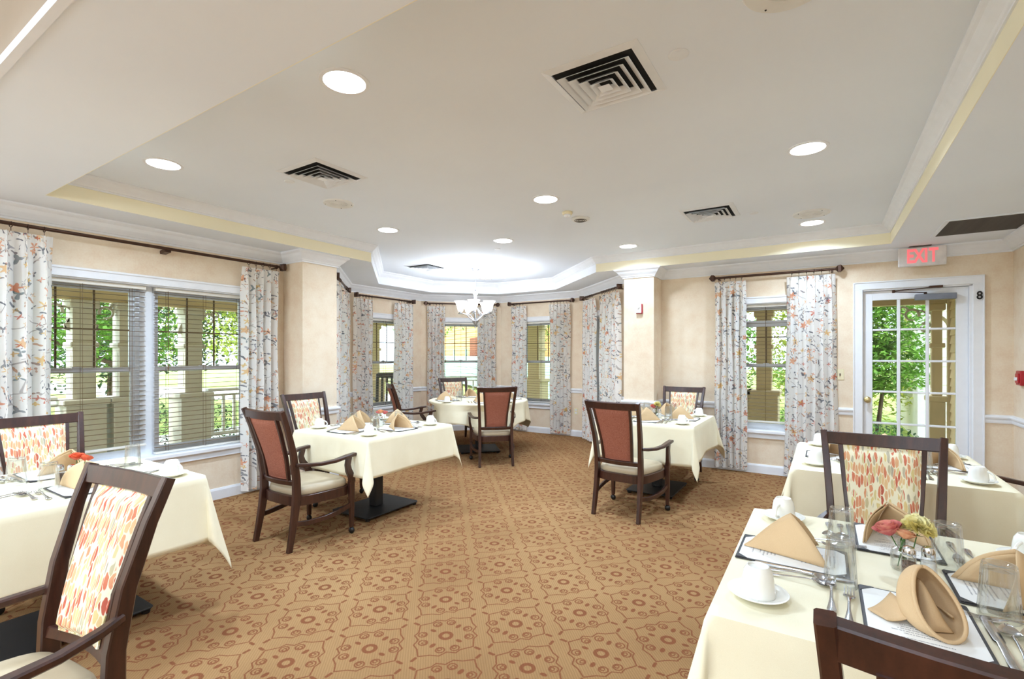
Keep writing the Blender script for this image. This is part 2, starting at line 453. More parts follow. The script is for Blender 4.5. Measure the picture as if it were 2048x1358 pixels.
# ================================================================ STRUCTURE
T=0.14
PATH=[(-4.86,-3.6),(-4.86,3.10),(-4.53,3.10),(-4.53,3.52),(-4.71,3.52),(-6.06,4.87),(-6.06,6.50),(-5.03,7.53),(-3.40,7.53),(-2.13,6.26),(-2.13,5.99),(-1.75,5.99),(-1.75,6.33),(1.49,6.33),(1.49,-3.6)]
NAMES=['wall_left','wall_left_pilaster_front','wall_left_pilaster_face','wall_left_pilaster_back','wall_bay_southwest','wall_bay_west','wall_bay_northwest','wall_bay_north','wall_bay_northeast','wall_right_pilaster_side','wall_right_pilaster_face','wall_right_pilaster_return','wall_far','wall_right']
# window openings in wall-local metres (u0,u1,z0,z1)
OPEN={0:[(4.58,6.36,0.50,1.97)],4:[(0.44,1.22,0.52,1.97)],5:[(0.42,1.22,0.52,1.97)],6:[(0.33,1.11,0.52,1.97)],7:[(0.42,1.22,0.52,1.97)],8:[(0.60,1.36,0.52,1.97)],12:[(0.87,1.50,0.50,1.97),(2.099,2.958,0.0,2.052)]}
def wall(i):
    A,B=PATH[i],PATH[i+1]; Mx,L=wmat(A,B); mb=MB(); ex=0.12
    e0=-ex if i in (0,4,5,6,7,8,12,13) else 0; e1=L+(ex if i in (4,5,6,7,12,13) else 0)
    if i in (0,): e0=0
    if i in (4,): e0=-0.1
    if i in (12,): e0=-0.35
    if i in (0,): e1=L+0.3
    if i in (8,): e1=L+0.1
    cuts=sorted(OPEN.get(i,[])); x=e0; H1=2.84
    if i in (1,2,3,9,10,11): th=0.12
    else: th=T
    for (u0,u1,z0,z1) in cuts:
        mb.box(x,-th,0,u0,0,H1)
        if z0>0: mb.box(u0,-th,0,u1,0,z0)
        mb.box(u0,-th,z1,u1,0,H1); x=u1
    mb.box(x,-th,0,e1,0,H1)
    mb.v=[tuple(Mx@Vector(p)) for p in mb.v]
    struct(NAMES[i],mb,M['wall'],smooth=False)
for i in (0,4,5,6,7,8,12,13): wall(i)
struct('wall_left_pilaster',MB().box(-5.0,3.10,0,-4.53,3.52,2.5),M['wall'],smooth=False)
struct('wall_right_pilaster',MB().box(-2.13,5.99,0,-1.75,6.46,2.5),M['wall'],smooth=False)
struct('wall_back',MB().box(-5.0,-3.74,0,1.63,-3.6,2.84),M['wall'],smooth=False)
struct('floor',MB().prism([(-5.0,-3.74),(1.63,-3.74),(1.63,6.45),(-1.9,6.45),(-3.34,7.66),(-5.1,7.66),(-6.18,6.55),(-6.18,4.8),(-5.0,3.6)],-0.12,0),M['carpet'],smooth=False)
# upper ceiling + lower soffit with the tray cut out
struct('ceiling',MB().box(-6.4,0.9,2.63,1.7,7.9,2.70),M['ceil'],smooth=False)
TRAY=[(-4.40,1.09),(-4.40,3.89),(-5.65,5.14),(-5.65,6.33),(-4.83,7.15),(-3.70,7.15),(-2.48,5.93),(0.55,5.93),(0.55,1.09)]
def soffit():
    outer=[(-5.0,0.53),(-5.0,3.5),(-6.2,4.7),(-6.2,6.6),(-5.1,7.7),(-3.3,7.7),(-1.9,6.47),(1.62,6.47),(1.62,0.53)]
    b=bmesh.new(); es=[]
    for P in (outer,TRAY):
        vv=[b.verts.new((x,y,2.44)) for x,y in P]
        for k in range(len(vv)): es.append(b.edges.new((vv[k],vv[(k+1)%len(vv)])))
    bmesh.ops.triangle_fill(b,use_beauty=True,use_dissolve=False,edges=es)
    bmesh.ops.recalc_face_normals(b,faces=b.faces)
    g=bmesh.ops.extrude_face_region(b,geom=list(b.faces)); 
    bmesh.ops.translate(b,verts=[v for v in g['geom'] if isinstance(v,bmesh.types.BMVert)],vec=(0,0,0.06))
    bmesh.ops.recalc_face_normals(b,faces=b.faces)
    me=bpy.data.meshes.new('ceiling_soffit'); b.to_mesh(me); b.free(); me.materials.append(M['ceil'])
    o=bpy.data.objects.new('ceiling_soffit',me); COL.objects.link(o); o['kind']='structure'
soffit()
def strip(path,d0,d1,z0,z1):
    # thin vertical board following a path; d>0 = to the right of the travel direction
    return molding(path,[(d0,z0),(d1,z0),(d1,z1),(d0,z1)])
def molding(path,prof,closed=False):
    P=[Vector((x,y,0)) for x,y in path]; n=len(P); loops=[]
    for i in range(n):
        def nrm(a,b): u=(b-a).normalized(); return Vector((u.y,-u.x,0))
        ns=[]
        if closed or i>0: ns.append(nrm(P[i-1],P[i]))
        if closed or i<n-1: ns.append(nrm(P[i],P[(i+1)%n]))
        m=ns[0] if len(ns)==1 else (ns[0]+ns[1])/(1+ns[0].dot(ns[1]))
        loops.append([(P[i].x+m.x*d,P[i].y+m.y*d,z) for d,z in prof])
    if closed: loops.append(loops[0])
    return MB().loft(loops,True,not closed)
trayrim=list(TRAY)   # interior of the tray is on the right of the travel direction
struct('trim_1',strip(trayrim[0:2][::1]+[],-0.02,0.003,2.4402,2.64),M['traycream'],smooth=False)
struct('trim_2',strip(TRAY[1:7],-0.02,0.003,2.4402,2.64),M['traywhite'],smooth=False)
struct('trim_3',strip(TRAY[6:9]+[TRAY[0]],-0.02,0.003,2.4402,2.64),M['traycream'],smooth=False)
CP=[(0,0),(0.012,0),(0.012,0.012),(0.020,0.016),(0.026,0.026),(0.050,0.050),(0.066,0.072),(0.078,0.080),(0.086,0.088),(0.086,0.1),(0,0.1)]
def crown(s,ztop,dz): return [(d*s,ztop-dz+z/0.1*dz) for d,z in CP]
struct('trim_4',molding(TRAY,crown(0.92,2.631,0.085),True),M['trim'],smooth=False)
struct('trim_5',molding(PATH,crown(1.15,2.441,0.111)),M['trim'],smooth=False)
# bulkhead over the near end of the soffit: papered face with a white bead
struct('wall_bulkhead',MB().box(-5.0,0.53,2.455,1.63,0.60,2.9),M['tanwall'],smooth=False)
struct('trim_6',MB().box(-4.86,0.508,2.436,1.49,0.535,2.470),M['trim'],smooth=False)
struct('ceiling_back',MB().box(-5.0,-3.74,2.84,1.63,0.60,2.92),M['ceil'],smooth=False)
# baseboards and chair rails, wall by wall
BP=[(0,0),(0.016,0),(0.016,0.085),(0.008,0.105),(0,0.105)]
RP=[(0,0.728),(0.012,0.728),(0.016,0.742),(0.014,0.762),(0.026,0.772),(0.030,0.786),(0.026,0.800),(0,0.806)]
def along(i,u):
    Mx,L=wmat(PATH[i],PATH[i+1]); p=Mx@Vector((u,0,0)); return (p.x,p.y)
DL,DR=(2.099-0.08,2.958+0.08)
struct('baseboard_left',molding(PATH[:13]+[along(12,DL)],BP),M['trim'],smooth=False)
struct('baseboard_right',molding([along(12,DR),PATH[13],PATH[14]],BP),M['trim'],smooth=False)
c=0.075
runs=[[along(0,0),along(0,4.58-c)],[along(0,6.36+c),PATH[1],PATH[2],PATH[3],PATH[4],along(4,0.44-c)],[along(4,1.22+c),PATH[5],along(5,0.42-c)],[along(5,1.22+c),PATH[6],along(6,0.33-c)],[along(6,1.11+c),PATH[7],along(7,0.42-c)],[along(7,1.22+c),PATH[8],along(8,0.60-c)],[along(8,1.36+c),PATH[9],PATH[10],PATH[11],PATH[12],along(12,0.87-c)],[along(12,1.50+c),along(12,DL)],[along(12,DR),PATH[13],PATH[14]]]
for k,r in enumerate(runs): struct('trim_%d'%(7+k),molding(r,RP),M['trim'],smooth=False)

# ---------------------------------------------------------------- windows
def window(k,i,u0,u1,z0,z1,units=1,cols=3,lower=0.0,meet=1.245):
    Mx,L=wmat(PATH[i],PATH[i+1]); r=sroot('window_%d'%k); r.matrix_world=Mx
    c=0.07
    mb=MB(); mb.box(u0-c,0,z0-0.0,u0,0.02,z1+c); mb.box(u1,0,z0,u1+c,0.02,z1+c); mb.box(u0,0,z1,u1,0.02,z1+c); mb.box(u0-c-0.005,0,z1+c-0.012,u1+c+0.005,0.028,z1+c+0.004)
    mb.build('casing',M['trim'],r,smooth=False)
    mb=MB(); mb.box(u0-c-0.02,-0.095,z0-0.035,u1+c+0.02,0.05,z0+0.002); mb.build('sill',M['trim'],r,bevel=0.006)
    mb=MB(); mb.box(u0-c,0,z0-0.085,u1+c,0.018,z0-0.035); mb.box(u0-c,0,z0-0.092,u1+c,0.024,z0-0.082); mb.build('apron',M['trim'],r,smooth=False)
    mb=MB(); mb.box(u0,-T,z0,u0+0.012,0,z1); mb.box(u1-0.012,-T,z0,u1,0,z1); mb.box(u0,-T,z1-0.012,u1,0,z1); mb.build('jamb',M['vinylw'],r,smooth=False)
    w=(u1-u0)/units
    for q in range(units):
        a=u0+q*w+(0.045 if q else 0.012); b=u0+(q+1)*w-(0.045 if q<units-1 else 0.012)
        if q: MB().box(a-0.09,-0.135,z0,a,-0.075,z1).build('mullion',M['vinylw'],r,smooth=False)
        f=0.028
        mb=MB(); mb.box(a,-0.14,z0,a+f,-0.088,z1-0.012); mb.box(b-f,-0.14,z0,b,-0.088,z1-0.012); mb.box(a+f,-0.14,z1-0.012-f,b-f,-0.088,z1-0.012); mb.box(a+f,-0.14,z0,b-f,-0.088,z0+f)
        mb.build('frame',M['vinylw'],r,smooth=False)
        a+=f;b-=f; zt=z1-0.012-f-lower; zb=z0+f; s=0.034
        for nm,ya,yb,za,zc in (('upper_sash',-0.136,-0.116,meet-0.02-lower,zt),('lower_sash',-0.114,-0.092,zb,meet+0.022)):
            mb=MB(); mb.box(a,ya,za,a+s,yb,zc); mb.box(b-s,ya,za,b,yb,zc); mb.box(a+s,ya,zc-s,b-s,yb,zc); mb.box(a+s,ya,za,b-s,yb,za+s+0.008)
            o=mb.build(nm,M['vinylw'],r,smooth=False)
            ym=(ya+yb)/2
            MB().box(a+s,ym-0.003,za+s,b-s,ym+0.003,zc-s).build('pane',M['pane'],o,smooth=False)
            if nm=='upper_sash':
                g0,g1=a+s,b-s; gw=(g1-g0)/cols
                for t in range(1,cols): MB().box(g0+t*gw-0.007,ym+0.004,za+s,g0+t*gw+0.007,ym+0.010,zc-s).build('muntin',M['grid'],o,smooth=False)
                zz=za+s+(zc-za-2*s)*0.5; MB().box(g0,ym+0.004,zz-0.006,g1,ym+0.0095,zz+0.006).build('muntin',M['grid'],o,smooth=False)
            else:
                MB().box((a+b)/2-0.03,yb,zc-0.004,(a+b)/2+0.03,yb+0.012,zc+0.01).build('sash_lock',M['vinylw'],o,smooth=False)
    return Mx
window(1,0,4.58,6.36,0.50,1.97,units=2)
window(2,4,0.44,1.22,0.52,1.97); window(3,5,0.42,1.22,0.52,1.97); window(4,6,0.33,1.11,0.52,1.97); window(5,7,0.42,1.22,0.52,1.97); window(6,8,0.60,1.36,0.52,1.97)
window(7,12,0.87,1.50,0.50,1.97,cols=2,lower=0.0)
W12a,_=wmat(PATH[12],PATH[13]); _w7=[o for o in COL.objects if o.name=='window_7'][0]
MB().box(0.91,-0.112,1.700,1.46,-0.090,1.772).build('sash_rail',M['vinylw'],_w7,bevel=.003)
# ---------------------------------------------------------------- blinds
def blind(i,u0,u1,zb,label,group='horizontal blinds in the windows',y=-0.05,tilt=0.0):
    Mx,L=wmat(PATH[i],PATH[i+1]); r=thing('window_blind',label,'blind',group=group); r.matrix_world=Mx
    MB().box(u0,y-0.025,1.925,u1,y+0.025,1.957).build('head_rail',M['slatw'],r,bevel=0.003)
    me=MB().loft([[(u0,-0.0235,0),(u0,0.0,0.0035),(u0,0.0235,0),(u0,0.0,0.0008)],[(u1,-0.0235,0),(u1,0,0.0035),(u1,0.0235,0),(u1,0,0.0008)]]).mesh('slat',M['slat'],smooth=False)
    z=1.905
    while z>zb+0.03:
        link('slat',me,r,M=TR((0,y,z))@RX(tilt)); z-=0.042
    MB().box(u0,y-0.024,zb,u1,y+0.024,zb+0.018).build('bottom_rail',M['slatw'],r,bevel=0.003)
    cm=MB()
    for t in (0.12,0.5,0.88):
        uu=u0+(u1-u0)*t
        cm.box(uu-0.0012,y+0.0245,zb+0.018,uu+0.0012,y+0.0265,1.93); cm.box(uu-0.0012,y-0.0265,zb+0.018,uu+0.0012,y-0.0245,1.93)
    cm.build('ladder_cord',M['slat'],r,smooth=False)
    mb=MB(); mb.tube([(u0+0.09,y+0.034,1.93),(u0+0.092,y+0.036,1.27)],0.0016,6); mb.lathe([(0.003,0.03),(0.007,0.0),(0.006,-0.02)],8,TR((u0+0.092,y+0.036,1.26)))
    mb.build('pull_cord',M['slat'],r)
blind(0,4.60,5.455,0.595,'left of the two blinds coloured in backlit shade over the big left window, hanging just above the sill')
blind(0,5.525,6.34,0.505,'right of the two blinds coloured in backlit shade over the big left window, lowered fully to the sill')
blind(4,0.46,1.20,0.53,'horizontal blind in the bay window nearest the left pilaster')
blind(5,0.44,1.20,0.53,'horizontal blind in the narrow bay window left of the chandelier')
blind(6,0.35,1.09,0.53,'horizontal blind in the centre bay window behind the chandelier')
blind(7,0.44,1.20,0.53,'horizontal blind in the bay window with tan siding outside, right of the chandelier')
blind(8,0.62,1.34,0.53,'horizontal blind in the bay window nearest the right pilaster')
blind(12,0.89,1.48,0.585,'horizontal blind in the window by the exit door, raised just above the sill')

# ---------------------------------------------------------------- exit door
def door():
    r=sroot('door_1'); Y0=6.33
    mb=MB(); mb.box(0.267,Y0-0.022,0,0.349,Y0,2.052); mb.box(1.208,Y0-0.022,0,1.290,Y0,2.052); mb.box(0.267,Y0-0.022,2.052,1.290,Y0,2.131)
    mb.box(0.267,Y0-0.03,0,0.279,Y0-0.02,2.131); mb.box(1.278,Y0-0.03,0,1.290,Y0-0.02,2.131); mb.box(0.279,Y0-0.03,2.119,1.278,Y0-0.02,2.131)
    mb.build('casing',M['trim'],r,bevel=0.002)
    mb=MB(); mb.box(0.349,Y0-0.005,0,0.356,Y0+T,2.045); mb.box(1.185,Y0-0.005,0,1.208,Y0+T,2.045); mb.box(0.349,Y0-0.005,2.038,1.208,Y0+T,2.052); mb.build('jamb',M['trim'],r,smooth=False)
    y0,y1=Y0+0.035,Y0+0.078
    xs=[0.436,0.640,0.668,0.868,0.895,1.096]; zs=[(1.938,1.641),(1.620,1.317),(1.296,0.998),(0.977,0.669),(0.648,0.345)]
    s=1.008
    mb=MB(); mb.box(0.358,y0,0.012,xs[0],y1,2.034); mb.box(xs[5],y0,0.012,1.184,y1,2.034); mb.build('stile',M['trim'],r,bevel=0.002)
    mb=MB(); mb.box(xs[0],y0,zs[0][0]+.003,xs[5],y1,2.034); mb.box(xs[0],y0,0.012,xs[5],y1,zs[4][1]); mb.build('rail',M['trim'],r,smooth=False)
    for a,b in ((1,2),(3,4)):
        MB().box(xs[a],y0+0.006,zs[4][1],xs[b],y1-0.006,zs[0][0]+.003).build('muntin',M['trim'],r,bevel=0.004)
    for q in range(4):
        for (a,b) in ((0,1),(2,3),(4,5)):
            MB().box(xs[a],y0+0.006,zs[q+1][0],xs[b],y1-0.006,zs[q][1]).build('muntin',M['trim'],r,bevel=0.004)
    for (a,b) in ((0,1),(2,3),(4,5)):
        for (zt,zb) in zs: MB().box(xs[a],y0+0.019,zb,xs[b],y0+0.024,zt+(0.003 if zt==zs[0][0] else 0)).build('pane',M['pane'],r,smooth=False)
    MB().box(0.349,Y0-0.01,0.0,1.208,Y0+T,0.012).build('threshold',M['steel'],r,smooth=False)
    k=MB(); k.lathe([(0.030,0),(0.032,0.006),(0.016,0.010),(0.012,0.028),(0.020,0.036),(0.029,0.046),(0.030,0.056),(0.020,0.064),(0.0,0.066)],20,TR((0.392,y0,0.90))@RX(R(90))); k.build('door_knob',M['brass'],r)
    # closer
    c=MB().box(0.778,y0-0.062,1.918,1.092,y0,1.975).build('door_closer',M['grey'],r,bevel=0.003)
    a=MB(); a.beam([(0.86,y0-0.03,1.992),(0.60,y0-0.115,2.006)],(0.022,0.008),(0.3,1,0)); a.beam([(0.60,y0-0.115,2.014),(0.93,Y0-0.02,2.040)],(0.020,0.008),(0.3,1,0)); a.lathe([(0.012,0),(0.012,0.03)],10,TR((0.60,y0-0.115,1.996))); a.lathe([(0.014,0),(0.012,0.024)],10,TR((0.86,y0-0.03,1.974)))
    a.box(0.885,Y0-0.05,2.030,0.985,Y0-0.022,2.052); a.build('closer_arm',M['bronze'],c)
door()
def text(name,s,size,m,Mx,parent=None,ext=0.002,bold=0.0):
    cu=bpy.data.curves.new(name,'FONT'); cu.body=s; cu.size=size; cu.extrude=ext; cu.align_x='CENTER'; cu.align_y='CENTER'; cu.offset=bold; cu.resolution_u=4
    o=bpy.data.objects.new(name+'_tmp',cu); COL.objects.link(o); dg=bpy.context.evaluated_depsgraph_get()
    me=bpy.data.meshes.new_from_object(o.evaluated_get(dg)); bpy.data.objects.remove(o); me.materials.clear(); me.materials.append(m)
    t=bpy.data.objects.new(name,me); COL.objects.link(t)
    if parent is not None: t.parent=parent
    t.matrix_local=Mx
    return t
FACE=Matrix.Rotation(R(90),4,'X')   # text plane facing -y
t=text('door_number','8',0.108,M['num'],TR((1.252,6.298,1.932))@FACE@Matrix.Diagonal((0.85,1,1,1)),bold=0.002); tag(t,'black numeral 8 on the white casing at the right of the exit door','sign')

# ---------------------------------------------------------------- ceiling fittings
lm=MB().lathe([(0.0,-0.004),(0.075,-0.004),(0.092,0.0),(0.092,0.02),(0,0.02)],40).mesh('lens',M['lens'])
tm=MB().lathe([(0.092,0.004),(0.094,-0.006),(0.112,-0.004),(0.115,0.004),(0.115,0.006),(0.092,0.006)],40,cap=False).mesh('trim_ring',M['trim'])
LG=[('nearest and largest downlight, over the left foreground',(-1.862,1.49)),('downlight at the near left end of the tray ceiling',(-3.67,1.49)),('downlight in the middle of the tray ceiling',(-1.894,3.485)),('downlight at the right of the tray ceiling, nearer one',(-0.08,3.485)),('downlight beside the round speaker above the exit door side',(-0.09,5.47)),('downlight near the left pilaster',(-3.70,3.49)),('downlight at the mouth of the bay',(-2.972,4.50)),('downlight near the right pilaster',(-1.906,5.50))]
def light(x,y,z,label=None,w=DOWN_W):
    if label:
        r=thing('ceiling_downlight','round white-rimmed lit '+label,'light',(x,y,z),0,'recessed downlights')
        link('lens',lm,r); link('trim_ring',tm,r)
    l=bpy.data.lights.new('downlight_lamp','AREA'); l.shape='DISK'; l.size=0.17; l.spread=R(152); l.energy=w; l.color=(0.60,0.78,1.0)
    o=bpy.data.objects.new('downlight_lamp',l); COL.objects.link(o); o.location=(x,y,z-0.012)
for lab,(x,y) in LG: light(x,y,2.63,lab,DOWN_W*(0.50 if 'pilaster' in lab else 1.06))
for x,y in ((-0.4,-0.4),(-2.4,-0.4),(-4.0,-0.4),(-0.4,-2.4),(-2.4,-2.4),(-4.0,-2.4)): light(x,y,2.84,None,FILL_W)  # extra out-of-view overhead lights for fill, no fixtures built
for x,y,w in ((-4.1,-2.1,58),(-2.2,-3.1,66),(0.2,-3.1,36)):   # unseen point lights added behind the camera to lift ceiling and foreground
    l=bpy.data.lights.new('added_fill_light','POINT'); l.energy=w; l.shadow_soft_size=.22; l.color=(.66,.83,1.0); o=bpy.data.objects.new('added_fill_light',l); COL.objects.link(o); o.location=(x,y,1.95)
def vent(x,y,s,label):
    r=thing('air_diffuser',label,'vent',(x,y,2.63),0,'square ceiling air diffusers')
    h=s/2
    mb=MB(); w=0.035
    for a in range(4):
        mb.add([(-h,-h,-0.002),(h,-h,-0.002),(h-w,-h+w,-0.010),(-h+w,-h+w,-0.010)],[(0,1,2,3)],RZ(a*PI/2)); mb.add([(-h,-h,-0.002),(h,-h,-0.002),(h,-h,0),(-h,-h,0)],[(0,1,2,3)],RZ(a*PI/2))
    mb.build('frame',M['ventw'],r,smooth=False)
    MB().box(-h+w,-h+w,-0.0035,h-w,h-w,-0.001).build('duct',M['dark'],r,smooth=False)
    hi=h-w
    for k in range(4):
        a=hi*(0.90-0.20*k); b=a-0.028
        mb=MB()
        for q in range(4):
            mb.add([(-a,-a,-0.026-0.002*k),(a,-a,-0.026-0.002*k),(b,-b,-0.007),(-b,-b,-0.007),(-a,-a,-0.028-0.002*k),(a,-a,-0.028-0.002*k),(b,-b,-0.0105),(-b,-b,-0.0105)],[(0,1,2,3),(4,5,6,7),(0,1,5,4),(2,3,7,6)],RZ(q*PI/2))
        mb.build('louver',M['ventw'],r,smooth=False)
    a=hi*0.15; MB().add([(-a,-a,-0.034),(a,-a,-0.034),(a,a,-0.034),(-a,a,-0.034),(0,0,-0.02)],[(0,1,2,3),(0,1,4),(1,2,4),(2,3,4),(3,0,4)]).build('centre_plate',M['ventw'],r,smooth=False)
vent(-0.845,2.13,0.44,'largest square ceiling diffuser, nearest, right of centre')
vent(-2.95,2.175,0.43,'square ceiling diffuser at the left above the window side')
vent(-0.85,4.605,0.44,'square ceiling diffuser towards the exit door')
vent(-4.78,5.25,0.46,'square ceiling diffuser over the bay, left of the chandelier')
def speaker(x,y,rad,label):
    r=thing('ceiling_speaker',label,'speaker',(x,y,2.63),0,'round ceiling speakers')
    MB().lathe([(0,0),(0,-0.006),(rad*0.62,-0.006),(rad*0.70,-0.011),(rad*0.95,-0.009),(rad,0)],48).build('plate',M['spk'],r)
    g=MB()
    for k in range(7):
        q=rad*0.60*(k+1)/7.5; g.lathe([(q-0.0035,-0.006),(q-0.002,-0.0095),(q+0.002,-0.0095),(q+0.0035,-0.006)],40,cap=False)
    g.build('grille_rings',M['spk'],r)
    s=MB()
    for k in range(4): s.ball((rad*0.84*math.cos(k*PI/2+0.7),rad*0.84*math.sin(k*PI/2+0.7),-0.010),0.004,8,5)
    s.build('screws',M['dark'],r)
speaker(-0.095,1.895,0.15,'large round speaker cut by the top edge of the picture')
speaker(-3.40,2.66,0.125,'round speaker beside the left ceiling diffuser')
speaker(-0.09,5.11,0.15,'round speaker touching the downlight near the exit door')
speaker(-4.70,6.57,0.12,'round cream speaker over the bay behind the chandelier chain')
def cap(x,y,rad,label,m='ventw'):
    tag(MB().lathe([(0,0),(0,-0.005),(rad*0.9,-0.005),(rad,-0.002),(rad,0)],28,TR((x,y,2.63))).build('sprinkler_cover',M[m]),label,'sprinkler','round sprinkler covers')
cap(-0.512,2.107,0.042,'flat round sprinkler cover beside the largest diffuser')
cap(-3.27,2.132,0.036,'flat round sprinkler cover beside the left diffuser')
cap(-0.52,4.82,0.036,'flat round sprinkler cover near the speaker by the exit door')
cap(-3.27,4.82,0.036,'flat round sprinkler cover at the mouth of the bay')
cap(-4.45,6.74,0.036,'flat round sprinkler cover over the bay right of the chandelier')
r=thing('smoke_detector','small domed smoke detector in the middle of the tray ceiling','detector',(-1.905,3.905,2.63))
MB().lathe([(0,0),(0.045,0),(0.047,-0.012),(0.040,-0.024),(0.0,-0.024)][::-1],28).build('base',M['cream'],r)
MB().lathe([(0.030,-0.024),(0.030,-0.036),(0.018,-0.046),(0,-0.048)],20).build('sensor_dome',M['trim'],r)
r=thing('round_detector_plate','flat round vented plate beside the smoke detector','detector',(-1.892,4.155,2.63))
MB().lathe([(0,0),(0.085,0),(0.088,-0.006),(0.070,-0.018),(0.0,-0.020)][::-1],36).build('plate',M['spk'],r)
g=MB()
for k in range(3): q=0.022+0.016*k; g.lathe([(q-0.003,-0.018),(q,-0.023),(q+0.003,-0.018)],30,cap=False)
g.build('rings',M['filter'],r)
# return air grille in the soffit
r=thing('return_air_grille','long dark slatted return air grille in the lower ceiling by the exit door','vent',(0,0,2.44))
mb=MB(); x0,x1,y0,y1=0.85,1.375,5.17,5.76
for a in ((x0-0.03,y0-0.03,x1+0.01,y0),(x0-0.03,y1,x1+0.01,y1+0.03),(x0-0.03,y0,x0,y1)): mb.box(a[0],a[1],-0.006,a[2],a[3],0)
mb.build('frame',M['ceil'],r,smooth=False)
MB().box(x0,y0,-0.001,x1,y1,0).build('duct',M['dark'],r,smooth=False)
sm=MB().add([(x0,0,-0.002),(x1,0,-0.002),(x1,0.012,-0.008),(x0,0.012,-0.008)],[(0,1,2,3)]).mesh('slat',M['filter'],smooth=False)
for k in range(38): link('slat',sm,r,loc=(0,y0+0.004+k*0.0154,0))
# exit sign
r=thing('exit_sign','lit red and white EXIT sign hanging above the glazed door','sign',(0.815,6.20,2.345),R(2))
MB().box(-0.185,-0.012,-0.105,0.185,0.012,0.085).build('housing',M['exitplate'],r,bevel=0.008)
MB().box(-0.10,-0.03,0.085,0.07,0.03,0.096).build('canopy',M['filter'],r,bevel=0.003)
for k,ch in enumerate('EXIT'): text('letter',ch,0.185,M['exitred'],TR((-0.092+[0,0.068,0.122,0.178][k],-0.013,-0.010))@FACE@Matrix.Diagonal((0.62,1,1,1)),r,bold=0.006)
# strobe, pull station, switch, outlets
r=thing('fire_strobe','small white fire strobe with a red edge on the right pilaster','alarm',(-1.925,5.99,1.94))
MB().box(-0.04,-0.030,-0.06,0.04,0,0.06).build('red_back_box',M['red'],r,bevel=0.004)
MB().box(-0.040,-0.040,-0.052,0.030,-0.028,0.060).build('white_cover',M['trim'],r,bevel=0.004)
MB().lathe([(0.016,0),(0.014,0.012),(0,0.016)],16,TR((-0.005,-0.040,0.02))@RX(R(90))).build('strobe_lens',M['china'],r)
r=thing('fire_pull_station','red fire alarm pull station on the right wall at the picture edge','alarm',(1.49,6.06,1.165),R(-90))
MB().box(-0.06,-0.036,-0.065,0.06,0,0.065).build('box',M['red'],r,bevel=0.006)
MB().box(-0.040,-0.046,-0.045,0.040,-0.034,0.040).build('face',M['red'],r,bevel=0.004)
MB().box(-0.028,-0.056,-0.022,0.028,-0.044,0.006).build('pull_handle',M['trim'],r,bevel=0.004)
def plate(name,label,cat,Mx,kind):
    r=thing(name,label,cat); r.matrix_world=Mx
    MB().box(-0.036,0,-0.058,0.036,0.006,0.058).build('cover_plate',M['cream'],r,bevel=0.002)
    if kind=='switch': MB().box(-0.005,0.006,-0.012,0.005,0.016,0.012).build('toggle',M['bronze'],r,bevel=0.001)
    else:
        for s in (-0.024,0.024): MB().box(-0.017,0.006,s-0.014,0.017,0.009,s+0.014).build('socket',M['trim'],r,bevel=0.003)
W12,_=wmat(PATH[12],PATH[13]); W7,_=wmat(PATH[7],PATH[8]); W4,_=wmat(PATH[5],PATH[6])
plate('light_switch','cream light switch plate left of the exit door casing','switch',W12@TR((1.902,0,1.16)),'switch')
plate('wall_outlet','cream wall outlet low on the bay wall right of the chandelier','outlet',W7@TR((1.52,0,0.42)),'outlet')

# ---------------------------------------------------------------- curtain rods and curtains
def ring_me():
    mb=MB(); n=14; loops=[]
    for i in range(n+1):
        a=2*PI*i/n; loops.append([((0.019+0.0028*math.cos(b))*math.cos(a),0.0028*math.sin(b),(0.019+0.0028*math.cos(b))*math.sin(a)) for b in [2*PI*j/6 for j in range(6)]])
    mb.loft(loops,True,False); mb.box(-0.0015,-0.0015,-0.045,0.0015,0.0015,-0.02); return mb.mesh('ring',M['bronze'])
RING=ring_me()
def rod(i,u0,u1,rings,label,off=0.09,z=2.285):
    Mx,L=wmat(PATH[i],PATH[i+1]); r=thing('curtain_rod',label,'curtain rod',group='dark bronze curtain rods'); r.matrix_world=Mx
    MB().tube([(u0,off,z),(u1,off,z)],0.0135,12).build('pole',M['bronze'],r)
    for u,s in ((u0,-1),(u1,1)):
        f=MB(); q=[(0,0.012),(0.012,0.022),(0.022,0.034),(0.048,0.036),(0.078,0.004)]
        f.loft([[(u+s*(t-0.02),off+w*a,z+w*b) for a,b in ((1,1),(-1,1),(-1,-1),(1,-1))] for t,w in q]); f.build('finial',M['bronze'],r,smooth=False)
        MB().beam([(u-s*0.05,0,z-0.02),(u-s*0.05,off,z-0.016)],(0.022,0.012),(1,0,0)).build('bracket',M['bronze'],r)
    for a,b,n in rings:
        for k in range(n): link('ring',RING,r,loc=(a+(b-a)*(k+0.5)/n,off,z-0.006),rz=R(90)+random.uniform(-.3,.3))
    return r
